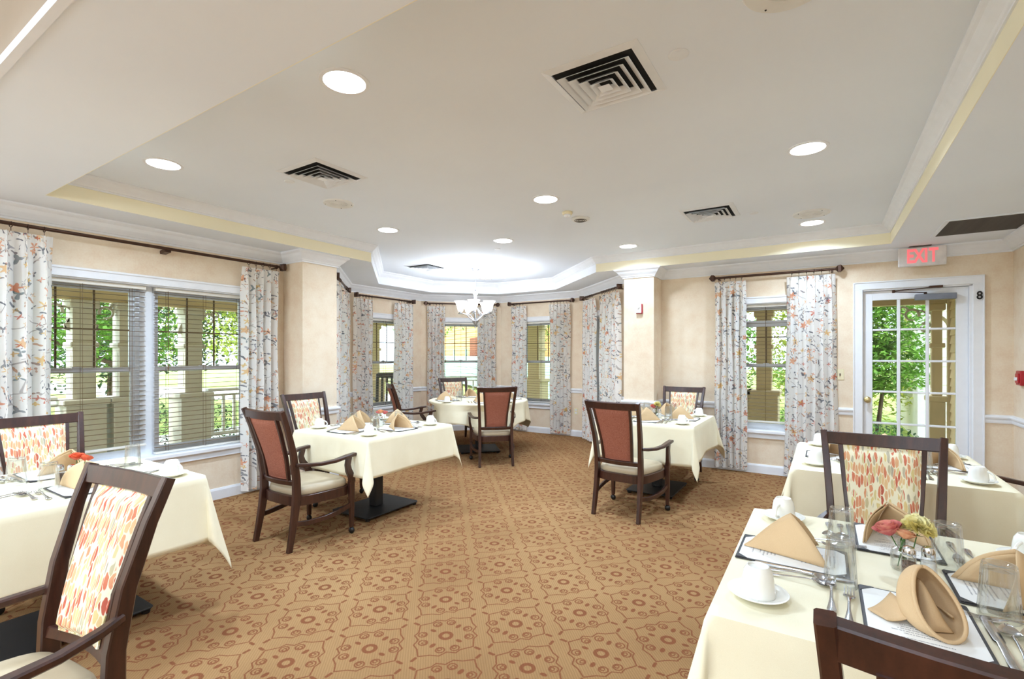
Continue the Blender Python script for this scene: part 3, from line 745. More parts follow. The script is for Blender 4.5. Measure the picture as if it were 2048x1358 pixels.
def curtain(i,u0,u1,label,pleats,off=0.09,zt=2.235,zb=0.035,flare=0.0,skew=0.0,amp=0.055,seed=0):
    Mx,L=wmat(PATH[i],PATH[i+1]); rnd=random.Random(seed+int(u0*100)+i*31)
    ph=[rnd.uniform(-0.25,0.25) for _ in range(pleats+2)]; am=[rnd.uniform(0.75,1.25) for _ in range(pleats+2)]
    nu=pleats*14; nv=26; fw=(u1-u0)*2.1; uo=rnd.uniform(0,5); vo=rnd.uniform(0,5)
    def fn(s,t):
        z=zt+(zb-zt)*t
        w=(u1-u0)*(1+flare*t); uc=(u0+u1)/2+skew*t
        k=min(pleats-1,int(s*pleats)); f=s*pleats-k
        body=min(1,t/0.10)
        a=am[k]*(1-f)+am[k+1]*f
        soft=math.sin(PI*min(1,max(0,f+ph[k]*.25*t*math.sin(PI*f))))**.62*2.0-1.15   # round bellies, sharp creases
        pinch=max(0,1-abs(f-0.5)/0.16)           # goblet at the very top
        d=(1-body)*(0.030*pinch-0.006)+body*(amp*a*0.62*soft+0.006*math.sin(5*z+3*s*pleats+seed))
        sh=(math.sin(2*PI*f)*0.20*body+ (0.12*math.sin(2*PI*f)*(1-body)))*(u1-u0)/pleats
        return (uc-w/2+s*w+sh+0.004*math.sin(5*z+k),off-0.005+d,z)
    mb=MB(); mb.grid(fn,nu,nv,None,lambda s,t:(s*fw+uo,(1-t)*2.2+vo))
    mb.v=[tuple(Mx@Vector(p)) for p in mb.v]
    o=mb.build('curtain',M['floral'],recalc=False,angle=80)
    return tag(o,label,'curtain','floral print curtains')
rod(0,4.30,6.62,[(4.30,4.82,6),(6.24,6.60,5)],'longest dark curtain rod, over the big left window').children[0]
MB().beam([(5.57,0,2.262),(5.57,0.09,2.27)],(0.05,0.03),(1,0,0)).build('bracket',M['bronze'],[o for o in bpy.data.objects if o.name.startswith('curtain_rod')][0])
curtain(0,4.22,4.83,'floral curtain at the left picture edge, left of the big window',6,amp=0.066,seed=1)
curtain(0,6.22,6.60,'floral curtain between the big left window and the left pilaster',5,amp=0.06,seed=2)
rod(4,0.16,1.42,[(0.2,0.5,5),(1.05,1.36,5)],'short curtain rod nearest the left pilaster, in the bay')
curtain(4,0.14,0.50,'floral curtain half hidden by the left pilaster, left panel',5,seed=3)
curtain(4,1.02,1.40,'floral curtain just right of the left pilaster, right panel',5,seed=4)
rod(5,0.14,1.34,[(0.16,0.46,5),(0.98,1.28,5)],'curtain rod left of the centre bay window')
curtain(5,0.09,0.46,'floral curtain left of the second bay window from the left',5,seed=5)
curtain(5,0.93,1.36,'floral curtain right of the second bay window from the left',5,seed=6)
rod(6,0.10,1.36,[(0.14,0.40,5),(1.03,1.3,5)],'curtain rod over the centre bay window behind the chandelier')
curtain(6,0.11,0.42,'floral curtain left of the centre bay window',5,seed=7)
curtain(6,1.01,1.36,'floral curtain right of the centre bay window, behind the chandelier',5,seed=8)
rod(7,0.26,1.48,[(0.3,0.56,4),(1.06,1.42,6)],'curtain rod right of the centre bay window')
curtain(7,0.27,0.58,'narrow floral curtain left of the bay window with tan siding outside',4,seed=9)
curtain(7,1.05,1.44,'floral curtain right of the bay window with tan siding outside',6,seed=10)
rod(8,0.24,1.62,[(0.3,0.7,5),(1.0,1.56,6)],'curtain rod in the bay nearest the right pilaster')
curtain(8,0.28,0.76,'floral curtain in the rightmost bay window, left panel',5,seed=11)
curtain(8,0.95,1.60,'floral curtain beside the right pilaster, right panel',6,seed=12)
rod(12,0.65,1.88,[(0.67,0.98,5),(1.42,1.84,6)],'curtain rod over the window left of the exit door')
curtain(12,0.655,0.99,'floral curtain left of the window by the exit door',5,seed=13,flare=0.10,amp=0.06)
curtain(12,1.41,1.86,'wide floral curtain between the window and the exit door',6,seed=14,flare=0.16,amp=0.06)

# ================================================================ CHAIRS
def make_chair():
    r=thing('dining_armchair','chair','chair')
    def post(s):
        pts=[(s*.205,-.262,0),(s*.203,-.242,.10),(s*.200,-.216,.25),(s*.198,-.200,.38),(s*.199,-.203,.50),(s*.208,-.232,.68),(s*.222,-.286,.86),(s*.233,-.334,.985)]
        sec=[(.030,.036),(.031,.040),(.033,.050),(.035,.056),(.034,.052),(.032,.044),(.030,.036),(.029,.032)]
        return MB().beam(pts,sec)
    def fleg(s):
        return MB().beam([(s*.262,.222,.052),(s*.262,.222,.20),(s*.260,.220,.40)],[(.028,.028),(.034,.034),(.040,.044)])
    def asup(s):
        return MB().beam([(s*.262,.224,.395),(s*.270,.214,.44),(s*.284,.176,.495),(s*.288,.164,.54),(s*.286,.178,.598)],[(.036,.050),(.032,.050),(.028,.048),(.026,.044),(.028,.044)])
    def arm(s):
        return MB().beam([(s*.214,-.215,.598),(s*.238,-.15,.590),(s*.262,-.05,.583),(s*.280,.06,.588),(s*.287,.16,.604),(s*.286,.245,.612)],[(.026,.026),(.032,.026),(.036,.025),(.042,.025),(.048,.026),(.046,.022)],ch=.22)
    def stretch(s):
        return MB().beam([(s*.204,-.215,.185),(s*.236,-.13,.180),(s*.262,-.02,.186),(s*.272,.09,.200),(s*.263,.205,.222)],(.018,.034))
    def caster():
        m=MB(); m.tube([(0,0,.052),(0,0,.038)],.006,8); m.ball((0,0,.026),.026,14,9,sc=(1,.72,1)); return m
    W_=M['wood']
    for nm,fn in (('back_post',post),('arm_support',asup),('arm',arm),('stretcher',stretch)):
        for s in (-1,1): fn(s).build(nm,W_,r,angle=40)
    cm=caster().mesh('caster',M['rubber'])
    for s in (-1,1):
        l=fleg(s).build('front_leg',W_,r,angle=40); link('caster',cm,l,M=TR((s*.262,.222,0)))
    n=9
    pts=[(-.221+.442*k/(n-1),-.322-.022*math.sin(PI*k/(n-1)),.953-.004*math.sin(PI*k/(n-1))) for k in range(n)]
    MB().beam(pts,(.026,.062),(0,1,.25)).build('top_rail',W_,r,angle=40)
    pts=[(-.19+.38*k/(n-1),-.199-.026*math.sin(PI*k/(n-1)),.466) for k in range(n)]
    MB().beam(pts,(.026,.036),(0,1,.2)).build('lower_rail',W_,r,angle=40)
    for s in (-1,1):
        MB().beam([(s*.128,-.212,.475),(s*.137,-.238,.64),(s*.154,-.292,.82),(s*.163,-.330,.93)],(.020,.026)).build('inner_stile',W_,r,angle=40)
    # upholstered back: front cushion with the dabbed print, rear panel in rust cloth
    def pan(y0,puff,inset,back):
        mb=MB(); nu,nv=10,14; loops=[]
        def P(a,b):
            z=.490+(.920-.490)*b; hw=(.118+(.153-.118)*b)-inset
            yc=-.208-.110*b**1.35-.012*b
            cv=-.014*math.cos(a*PI/2)
            ed=min(1,(1-abs(a))/.10)*min(1,min(b,1-b)/.04); e=math.sqrt(max(0,ed))
            return (a*hw, yc+cv+y0+(puff*e*(-1 if back else 1)), z)
        g=[[P(-1+2*i/nu,j/nv) for i in range(nu+1)] for j in range(nv+1)]
        vs_=[p for row in g for p in row]; o=len(vs_)
        vs_+=[(x,y-(.012 if not back else -.006)-0,z) for x,y,z in vs_] if False else []
        mb.add(vs_,[(j*(nu+1)+i,j*(nu+1)+i+1,(j+1)*(nu+1)+i+1,(j+1)*(nu+1)+i) for j in range(nv) for i in range(nu)])
        # welt cord round the edge
        ring=[P(-1+2*i/nu,0) for i in range(nu+1)]+[P(1,j/nv) for j in range(1,nv+1)]+[P(1-2*i/nu,1) for i in range(1,nu+1)]+[P(-1,1-j/nv) for j in range(1,nv+1)]
        mb.tube(ring,.0042,6,cap=False)
        return mb
    pan(.010,.026,.0,False).build('back_cushion',M['drops'],r,recalc=False,angle=60)
    pan(-.002,.010,.0,True).build('back_panel',M['rust'],r,recalc=False,angle=60)
    # seat frame + seat cushion
    def outline(hw0,hw1,y0,y1,k=28):
        P=[]
        for i in range(k):
            a=2*PI*i/k; c,s=math.cos(a),math.sin(a)
            e=0.42
            x=(abs(c)**e)*(1 if c>=0 else -1); y=(abs(s)**e)*(1 if s>=0 else -1)
            t=(y+1)/2; P.append((x*(hw0+(hw1-hw0)*t**.6),y0+(y1-y0)*t))
        return P
    fo=outline(.205,.268,-.222,.252); fi=outline(.19,.252,-.20,.238)
    MB().loft([[(x,y,.303) for x,y in fo],[(x,y,.306) for x,y in fo],[(x,y,.368) for x,y in fo],[(x*.97,y*.97,.372) for x,y in fo]]).build('seat_frame',W_,r,angle=40)
    L=[]
    for z,k in ((.366,.97),(.376,1.0),(.396,1.005),(.414,.985),(.426,.93),(.434,.80),(.438,.5),(.439,.05)):
        L.append([(x*k,(y-.02)*k+.02,z) for x,y in fi])
    MB().loft(L).build('seat_cushion',M['vinyl'],r,angle=60)
    return r
CH0=make_chair()
CHAIRS=[((-3.88,.985),-90,'dining armchair at the left picture edge, its printed back to the left window'),
 ((-1.93,.362),186,'foreground dining armchair at lower left, tall view of its printed back'),
 ((-3.32,2.29),0,'rust-backed dining armchair left of centre, pulled up before the middle left table'),
 ((-4.08,3.03),-90,'dining armchair between the middle left table and the left window'),
 ((-4.82,5.02),-34.8,'dining armchair seen side-on at the left of the round bay table'),
 ((-4.95,6.18),-124,'dining armchair behind the round table, under the centre bay window'),
 ((-3.55,5.14),43,'rust-backed dining armchair standing in front of the round bay table'),
 ((-1.44,4.175),-6,'rust-backed dining armchair before the middle right table'),
 ((-1.42,5.775),180,'dining armchair behind the middle right table, against the papered wall'),
 ((.235,2.63),180,'dining armchair between the two right-hand tables, printed back facing us'),
 ((.235,1.185),0,'cropped dining armchair at the bottom right corner, only top rail showing'),
 ((1.09,3.9),90,'dining armchair at the right picture edge, only one arm showing')]
for k,(p,a,lab) in enumerate(CHAIRS):
    if k==0: CH0.location=(p[0],p[1],0); CH0.rotation_euler=(0,0,R(a)); CH0['label']=lab; CH0['group']='mahogany dining armchairs'
    else: dup(CH0,(p[0],p[1],0),R(a),lab,'mahogany dining armchairs')

# ================================================================ TABLES
def table(cx,cy,hx,hy,label,rz=0,round_=False,bx=.23,by=.30):
    r=thing('pedestal_table',label,'table',(cx,cy,0),rz,'pedestal dining tables')
    if round_: MB().lathe([(0,.695),(hx,.695),(hx,.722),(0,.722)],48).build('table_top',M['wood'],r)
    else: MB().box(-hx+.004,-hy+.004,.692,hx-.004,hy-.004,.722).build('table_top',M['wood'],r,bevel=.004)
    b=MB(); c=.02; poly=[(-bx+c,-by),(bx-c,-by),(bx,-by+c),(bx,by-c),(bx-c,by),(-bx+c,by),(-bx,by-c),(-bx,-by+c)]
    b.prism(poly,.024,.034).build('base_plate',M['black'],r,bevel=.002)
    MB().box(-.045,-.045,.034,.045,.045,.69).build('column',M['black'],r,bevel=.008)
    MB().box(-.16,-.16,.684,.16,.16,.693).build('top_plate',M['black'],r,smooth=False)
    gm=MB().lathe([(.016,0),(.020,.006),(.020,.018),(.010,.024)],14).mesh('glide',M['rubber'])
    for sx in (-1,1):
        for sy in (-1,1): link('glide',gm,r,loc=(sx*(bx-.03),sy*(by-.03),0))
    return r
def drape(cx,cy,hx,hy,ox,oy,label,seed=0,rz=0,wav=.012):
    """square-cornered cloth: flat top, straight sides, folded corner cones"""
    rnd=random.Random(seed); z0=.7305; er=.010
    N=64
    def axis(h,o):
        L=[]
        for i in range(N+1): L.append(-h-o+(2*h+2*o)*i/N)
        return L
    cs=[(rnd.uniform(.10,.22),rnd.uniform(-.3,.3)) for _ in range(4)]
    p=[rnd.uniform(0,6) for _ in range(8)]
    def fn(s,t):
        x=-hx-ox+2*(hx+ox)*s; y=-hy-oy+2*(hy+oy)*t
        ex=max(0,abs(x)-hx); ey=max(0,abs(y)-hy); sx=1 if x>=0 else -1; sy=1 if y>=0 else -1
        def drop(e): # rounded edge
            if e<er*1.57: a=e/er; return er*math.sin(a), -er*(1-math.cos(a))
            return er, -(er+(e-er*1.57))
        if ex==0 and ey==0:
            return (x,y,z0+.0006*math.sin(9*x+p[0])*math.sin(8*y+p[1]))
        if ey==0:
            o,z=drop(ex); k=-z; near=max(0,1-(hy-abs(y))/.22)
            o+=k*(.05+wav*4*math.sin(y*7+p[2]+sx)*k*2+ .02*near*k*3)
            return (sx*(hx+o),y*(1+.02*k),z0+z)
        if ex==0:
            o,z=drop(ey); k=-z; near=max(0,1-(hx-abs(x))/.22)
            o+=k*(.05+wav*4*math.sin(x*7.6+p[3]+sy)*k*2+ .02*near*k*3)
            return (x*(1+.02*k),sy*(hy+o),z0+z)
        r_=math.hypot(ex,ey); ph=math.atan2(ey,ex); u=ph/(PI/2)
        o,z=drop(r_); k=-z
        tilt,asym=cs[(sx>0)*2+(sy>0)]
        # 0..1 across the fold: S shape - the two side planes meet in a cone sticking out diagonally
        w=math.sin(PI*u)
        base=.05+.06*k
        out=o+k*base
        dx=math.cos(ph); dy=math.sin(ph)
        sw=.30*math.sin(2*PI*u)*k*(.5+asym)
        X=hx+out*(1-u)+k*tilt*w*(.72+asym*.4)+sw*.35
        Y=hy+out*u+k*tilt*w*(.72-asym*.4)-sw*.35
        return (sx*X,sy*Y,z0+z*(1-.10*w*tilt))
    mb=MB(); mb.grid(fn,N,N)
    ob=mb.build('tablecloth',M['cloth'],recalc=False,angle=70); ob.location=(cx,cy,0); ob.rotation_euler=(0,0,rz)
    sm=ob.modifiers.new('cloth_thickness','SOLIDIFY'); sm.thickness=.002; sm.offset=-1
    return tag(ob,label,'tablecloth','ivory tablecloths')
TB={}
def rect(key,cx,cy,hx,hy,tl,cl,ox=.31,oy=.31,seed=0,wav=.012):
    TB[key]=(cx,cy,hx,hy); table(cx,cy,hx,hy,tl); drape(cx,cy,hx,hy,ox,oy,cl,seed,0,wav)
rect('T1',-3.235,.88,.455,.44,'black pedestal table beside the big left window','ivory tablecloth on the table beside the big left window',.35,.40,1)
rect('T2',-3.36,3.03,.455,.49,'black pedestal table left of centre, before the left pilaster','ivory tablecloth on the table left of centre, before the left pilaster',.30,.30,2)
rect('T4',-1.43,5.01,.455,.49,'black pedestal table right of centre, before the right pilaster','ivory tablecloth on the table right of centre, before the right pilaster',.32,.36,4,.022)
rect('T5',.315,3.68,.465,.50,'pedestal table under ivory cloth nearest the exit door','ivory tablecloth on the table nearest the exit door',.40,.40,5)
rect('T6',.205,1.79,.445,.49,'pedestal table in the right foreground, hidden under its cloth','ivory tablecloth on the foreground right table',.40,.40,6)
TB['T3']=(-4.19,5.69,.69,.69)
table(-4.19,5.69,.675,.675,'round black pedestal table in the bay below the chandelier',R(42),True,.28,.28)
def round_drape():
    z0=.7305; rr=.695; n=144; m=22; CA=[math.atan2(y-5.69,x+4.19) for x,y in ((-4.82,5.02),(-4.95,6.18),(-3.55,5.14))]
    def over(a):
        q=a-R(10); c=max(abs(math.cos(q)),abs(math.sin(q))); return min(.96/c,1.12)-rr
    vs_=[(0,0,z0)]; fs=[]
    rings=[.2,.4,.6,.66,.685]+[None]*(m)
    for k,rg in enumerate(rings):
        for j in range(n):
            a=2*PI*j/n
            if rg: vs_.append((rg*math.cos(a),rg*math.sin(a),z0))
            else:
                t=((k-4)/m)**1.5; e=t*over(a); er=.012
                if e<er*1.57: o=er*math.sin(e/er); z=-er*(1-math.cos(e/er))
                else: o=er; z=-(er+e-er*1.57)
                kk=-z; f=math.sin(a*14+1.2*math.sin(3*a))*.5+.5*math.sin(a*9+2)
                dn=sum(math.exp(-((a-c_+PI)%(2*PI)-PI)**2/.16) for c_ in CA); q=rr+o+kk*(.07+.13*f)*(1-min(1,dn))-min(.13,max(0,kk-.02)*1.6)*min(1,dn)
                vs_.append((q*math.cos(a),q*math.sin(a),z0+z))
    for j in range(n): fs.append((0,1+j,1+(j+1)%n))
    for k in range(len(rings)-1):
        for j in range(n):
            a0=1+k*n+j; b0=1+k*n+(j+1)%n; fs.append((a0,a0+n,b0+n,b0))
    mb=MB().add(vs_,fs); o=mb.build('tablecloth',M['cloth'],recalc=False,angle=70); o.location=(-4.19,5.69,0)
    s=o.modifiers.new('cloth_thickness','SOLIDIFY'); s.thickness=.002; s.offset=-1
    tag(o,'ivory tablecloth on the round bay table','tablecloth','ivory tablecloths')
round_drape()

# ================================================================ TABLEWARE
ZT=.7325
def proto_menu():
    r=thing('menu_folder','menu','menu')
    MB().box(-.1125,-.15,0,.1125,.15,.004).build('cover',M['leather'],r,bevel=.0015)
    MB().box(-.105,-.142,.004,.105,.142,.0048).build('page',M['menu'],r,smooth=False)
    for sx in (-1,1):
        for sy in (-1,1): MB().prism([(sx*.109,sy*.147),(sx*.077,sy*.147),(sx*.109,sy*.115)],.0049,.0060).build('corner_pocket',M['leather'],r,smooth=False)
    return r
def proto_napkin(kind):
    # standing folded napkin: tip at -y, open rim towards +y
    r=thing('folded_napkin','napkin','napkin'); hz,wd,ln,ap=(.125,.098,.225,.135) if kind==0 else (.132,.080,.20,.145)
    mb=MB()
    def leaf(s,k,th):
        nu,nv=10,12
        def fn(a,b):
            B=Vector((s*wd*k*b*(1-.10*(1-b)),ln*b*(.96 if k<1 else 1),0.0)); Rg=Vector((0,ap*b,hz*k*b*(1+.10*math.sin(PI*b))))
            p=B.lerp(Rg,a); bul=math.sin(PI*min(1,a*1.02))*b
            p.x+=s*.018*bul; p.z+=.012*bul
            if a>.9: p.z-=(a-.9)*.02*b; p.x+=s*.003
            p.z=max(p.z,.001)
            return tuple(p)
        mb.grid(fn,nu,nv)
    if kind==0:
        leaf(1,1,0); leaf(-1,1,0); leaf(1,.90,0); leaf(-1,.90,0)
    else:
        # open bonnet: oval rim leaning back, shell closing behind it, flat wings, inner tongue
        ln=.12
        def rim(a,k):
            cy,cz=.055-.10*k,.073-.030*k; sc=(1-.62*k)*(1+.55*math.sin(PI*k)*.6)
            u=math.cos(a); return (.043*(sc if k==0 else sc*(1+.35*math.sin(PI*k)))*math.sin(a)*(1-.25*u), cy+ln*.5-(.050*u)*(1-.5*k), max(.0015,cz-.008+.062*sc*u))
        mb.grid(lambda s_,t_:rim(2*PI*s_,t_),40,12)
        mb.tube([rim(2*PI*i/40,0) for i in range(41)],.0026,8,cap=False)
        mb.grid(lambda s_,t_:((s_-.5)*.050*(1-.4*t_),.115+ln*.5-.045-.085*t_,.006+.085*math.sin(t_*PI/2)*(1-(2*s_-1)**2*.75)),10,10)
        for sx in (-1,1):
            mb.grid(lambda s_,t_,sx=sx:(sx*(.035+.070*t_*(1-.25*s_)),ln*.5-.055+(.105*s_)*(1-.55*t_)+(.035 if sx>0 else -.01)*t_,.004+.030*(1-t_)**2),6,6)
    o=mb.build('linen',M['napkin'],r,recalc=False,angle=70)
    o.location=(0,-ln*.5,0)
    s=o.modifiers.new('hem','SOLIDIFY'); s.thickness=.0035; s.offset=0
    return r
def proto_glass():
    # ribbed tumbler standing upside down
    n=60; H_=.132
    def R_(z): return .040-(.040-.0315)*(z/H_)
    prof=[(0,0)]+[(H_*k/9,0) for k in range(1,10)]
    loops=[]
    for k in range(12):
        z=H_*k/11; rr=R_(z); rib=.0016 if .15<k/11<.95 else .0004
        loops.append([((rr+rib*math.cos(12*2*PI*j/n))*math.cos(2*PI*j/n),(rr+rib*math.cos(12*2*PI*j/n))*math.sin(2*PI*j/n),z) for j in range(n)])
    loops.append([((.0255)*math.cos(2*PI*j/n),.0255*math.sin(2*PI*j/n),H_+.001) for j in range(n)])
    loops.append([((.020)*math.cos(2*PI*j/n),.020*math.sin(2*PI*j/n),H_-.004) for j in range(n)])
    loops.append([(.001*math.cos(2*PI*j/n),.001*math.sin(2*PI*j/n),H_-.005) for j in range(n)])
    ins=[]
    ins.append([(.001*math.cos(2*PI*j/n),.001*math.sin(2*PI*j/n),H_-.012) for j in range(n)])
    for k in range(11,-1,-1):
        z=(H_-.014)*k/11; rr=R_(z)-.0028
        ins.append([(rr*math.cos(2*PI*j/n),rr*math.sin(2*PI*j/n),z) for j in range(n)])
    mb=MB(); mb.loft(loops,True,False); mb.loft(ins,True,False)
    a=len(loops)*n-0; # close the drinking rim
    o=12*0
    first=list(range(0,n)); last=list(range(len(loops)*n+(len(ins)-1)*n,len(loops)*n+len(ins)*n))
    for j in range(n): mb.f.append((first[j],first[(j+1)%n],last[(j+1)%n],last[j]))
    ob=mb.build('drinking_glass',M['glass'],angle=50); return ob
def proto_cup():
    r=thing('coffee_cup','cup','cup')
    # upside-down cup: wide mouth down
    pr=[(.0415,.0),(.0422,.002),(.0400,.020),(.0375,.045),(.0345,.062),(.0285,.072),(.0260,.076),(.0245,.076),(.0235,.071),(.012,.070),(0,.0700)]
    inn=[(0,.064),(.026,.062),(.032,.056),(.0352,.042),(.0378,.02),(.0400,.0)]
    MB().lathe(pr[:]+[] ,36,cap=False).loft([[ (q*math.cos(2*PI*j/36),q*math.sin(2*PI*j/36),z) for j in range(36)] for q,z in [(max(q,.0005),z) for q,z in inn]],True,False).build('bowl',M['china'],r,angle=50)
    pts=[]
    for k in range(9):
        a=-PI/2+PI*k/8; pts.append((.0385+.004*(k/8<.5)+.027*math.cos(a)-.006*(k/8),0,.033+.022*math.sin(a)))
    pts[0]=(.038,0,.010); pts[-1]=(.033,0,.056)
    MB().tube(pts,.0048,8).build('handle',M['china'],r)
    return r
def proto_saucer():
    return MB().lathe([(.0,.004),(.024,.004),(.026,.0),(.036,.0),(.040,.003),(.062,.011),(.072,.016),(.0735,.018),(.071,.019),(.058,.0135),(.040,.008),(.026,.007),(0,.007)],40).build('saucer',M['china'],angle=50)
def flatware(kind):
    mb=MB()
    def strip_(pts,th=.0022):
        L=[]
        for (y,w,z) in pts:
            h=th/2; L.append([(-w,y,z-h),(-w*.5,y,z-h*1.2),(w*.5,y,z-h*1.2),(w,y,z-h),(w*.92,y,z+h*.6),(w*.45,y,z+h*1.4),(-w*.45,y,z+h*1.4),(-w*.92,y,z+h*.6)])
        mb.loft(L)
    if kind=='fork':
        strip_([(-.10,.004,.004),(-.097,.0085,.004),(-.085,.0098,.0035),(-.065,.0075,.003),(-.03,.0038,.006),(.01,.0030,.010),(.028,.0036,.010),(.036,.0085,.009),(.046,.0115,.006),(.056,.0118,.005)])
        for t in (-1.5,-.5,.5,1.5):
            mb.loft([[(t*.0062-.0017,.054,.0038),(t*.0062+.0017,.054,.0038),(t*.0062+.0017,.054,.0062),(t*.0062-.0017,.054,.0062)],[(t*.0060-.0014,.075,.0022),(t*.0060+.0014,.075,.0022),(t*.0060+.0014,.075,.0042),(t*.0060-.0014,.075,.0042)],[(t*.0060-.0006,.100,.007),(t*.0060+.0006,.100,.007),(t*.0060+.0006,.100,.0082),(t*.0060-.0006,.100,.0082)]])
    elif kind=='knife':
        strip_([(-.115,.004,.004),(-.11,.009,.004),(-.09,.0098,.004),(-.05,.0075,.004),(-.005,.0062,.0042),(.002,.0095,.0035),(.06,.0105,.003),(.10,.009,.0028),(.115,.002,.0028)],.0032)
    else:
        strip_([(-.095,.004,.004),(-.092,.0088,.004),(-.08,.0098,.0035),(-.06,.0072,.003),(-.03,.0036,.006),(.01,.0028,.010),(.034,.0034,.011)])
        L=[]
        nb=9
        for k in range(nb+1):
            t=k/nb; y=.030+.052*t; w=.0175*math.sin(PI*(t**.85))**.75+.0006 if 0<t<1 else .0012
            z=.0105-.0070*math.sin(PI*min(1,t*1.05)) ; L.append([(-w,y,z+.005),(-w*.5,y,z+.0012),(w*.5,y,z+.0012),(w,y,z+.005),(w*.5,y,z-.0005),(-w*.5,y,z-.0005)])
        mb.loft(L)
    mb.v=[(x*1.15,y*1.1,z*1.1) for x,y,z in mb.v]
    return mb.build({'fork':'fork','knife':'knife','spoon':'spoon'}[kind],M['steel'],angle=50)
def proto_shaker(pepper):
    r=thing('pepper_shaker' if pepper else 'salt_shaker','s','shaker')
    MB().lathe([(.0,0),(.019,0),(.020,.004),(.0185,.05),(.016,.066),(.0145,.070),(0,.070)],20).build('body',M['glass'],r)
    MB().lathe([(0,.003),(.0165,.003),(.0165,.050),(0,.052)],16).build('pepper_grains' if pepper else 'salt_grains',plain('pepper_grains_m' if pepper else 'salt_grains_m',(110,86,70) if pepper else (240,238,232),0.9,nz=.35 if pepper else .02,ns=260),r)
    MB().lathe([(.0150,.066),(.0162,.068),(.0162,.084),(.013,.092),(.006,.095),(0,.0955)],20).build('cap',M['chrome'],r)
    return r
def petal(mb,a,tilt,rad,h,w,curl,c,sc=1,ruf=0):
    nu,nv=6,5
    def fn(s,t):
        u=(s-.5)*2; ww=w*math.sin(PI*(.12+.80*t))**.6
        rr=rad*(.25+.75*t)*1.0+curl*t*t+tilt*t*h
        z=h*t-abs(u)**2*h*.10*t
        an=a+u*ww
        rr+=ruf*math.sin(u*9)*t
        return (c[0]+sc*rr*math.cos(an),c[1]+sc*rr*math.sin(an),c[2]+sc*z)
    mb.grid(fn,nu,nv)
def bloom(kind,c,sc,m,seed):
    rnd=random.Random(seed)
    fl=thing({'rose':'rose_bloom','carnation':'carnation_bloom'}[kind],'flower','flower')
    mb=MB()
    if kind=='rose':
        for q,(n,r0,r1,h,w,curl) in enumerate(((2,.003,.006,.026,1.7,0),(3,.006,.011,.029,1.35,0),(3,.009,.016,.029,1.25,.001),(4,.011,.020,.027,1.0,.003),(5,.012,.023,.022,.85,.006))):
            for k in range(n):
                a0=2*PI*(k+.41*q)/n+rnd.uniform(-.2,.2)
                def fn(s_,t,a0=a0,r0=r0,r1=r1,h=h,w=w,curl=curl):
                    u=(s_-.5)*2; an=a0+u*w; rr=(r0*.35+(r1-r0*.35)*math.sin(t*PI*.5)+curl*t**4)*sc
                    z=h*sc*(t-.16*u*u*t)
                    return (rr*math.cos(an),rr*math.sin(an),z-.006*sc)
                mb.grid(fn,7,5)
    else:
        for k in range(150):
            zz=1-1.25*(k+.5)/150; ph=k*2.39996; rr=math.sqrt(max(0,1-zz*zz)); d=Vector((rr*math.cos(ph),rr*math.sin(ph),zz))
            t=d.cross(Vector((rnd.uniform(-1,1),rnd.uniform(-1,1),rnd.uniform(-1,1)))).normalized(); n2=d.cross(t); R0=.028*sc*rnd.uniform(.85,1.08)
            P=[]
            for (f,w) in ((.25,.002),(.7,.0055),(1.0,.0068)):
                for u in (-1,0,1): P.append(tuple(d*(R0*f+(.0015 if u==0 else 0)*f)+t*(u*w*sc)+n2*(.0018*sc*(u*u)*f)+Vector((0,0,.010*sc))))
            mb.add(P,[(0,1,4,3),(1,2,5,4),(3,4,7,6),(4,5,8,7)])
    mb.build('petals',m,fl,recalc=False,angle=70)
    st=MB(); st.tube([(0,0,.0),(0.001,0.002,-.02),(0.002,.004,-.045)],.0016,6)
    for k in range(5):
        a=2*PI*k/5; st.add([(0,0,-.006),(.008*math.cos(a)*sc,.008*math.sin(a)*sc,-.005),(.013*math.cos(a+.3)*sc,.013*math.sin(a+.3)*sc,-.001),(.005*math.cos(a+.6)*sc,.005*math.sin(a+.6)*sc,-.005)],[(0,1,2,3)])
    st.build('stem',M['stem'],fl,recalc=False)
    return fl
def proto_vase():
    r=thing('bud_vase','v','vase')
    pr=[(.0,.0),(.027,.0),(.030,.006),(.031,.04),(.026,.058),(.014,.068),(.0125,.080),(.016,.086)]
    n=28; lo=[[(max(q,.0005)*math.cos(2*PI*j/n),max(q,.0005)*math.sin(2*PI*j/n),z) for j in range(n)] for q,z in pr]
    li=[[(max(q-.0025,.0005)*math.cos(2*PI*j/n),max(q-.0025,.0005)*math.sin(2*PI*j/n),max(z,.004)) for j in range(n)] for q,z in pr][::-1]
    MB().loft(lo+li,True,False).build('glass_body',M['glass'],r)
    s=MB()
    for k in range(4): s.tube([(.012*math.cos(k*1.6),.012*math.sin(k*1.6),.006),(.006*math.cos(k*1.6+2),.006*math.sin(k*1.6+2),.09)],.0016,6)
    for k in range(3): s.add([(0,0,.03+.01*k),(.016*math.cos(k*2.1),.016*math.sin(k*2.1),.045+.008*k),(.018*math.cos(k*2.1+.3),.018*math.sin(k*2.1+.3),.055+.008*k),(.004,.002,.045)],[(0,1,2,3)])
    s.build('cut_stems',M['stem'],r,recalc=False)
    return r
FM={}
def fm(name,a,b,c):
    m=Mat(name,rough=.6,spec=.2); f=m.noise(m.tc(),70,3); z=m.xyz(m.tc())[2]
    m.color(m.ramp(f*.6+z*9.0,[(.25,a),(.5,b),(.75,c)])); return m.m
FM['orange']=fm('orange_coral_petals',(226,84,58),(238,122,84),(244,160,110)); FM['pink']=fm('pink_petals',(206,90,96),(228,140,130),(240,190,150)); FM['peach']=fm('peach_petals',(230,150,110),(240,182,140),(246,214,170)); FM['lemon']=fm('pale_yellow_petals',(230,208,120),(242,226,150),(248,240,190)); FM['gold']=fm('golden_petals',(232,150,50),(240,180,80),(246,206,120))
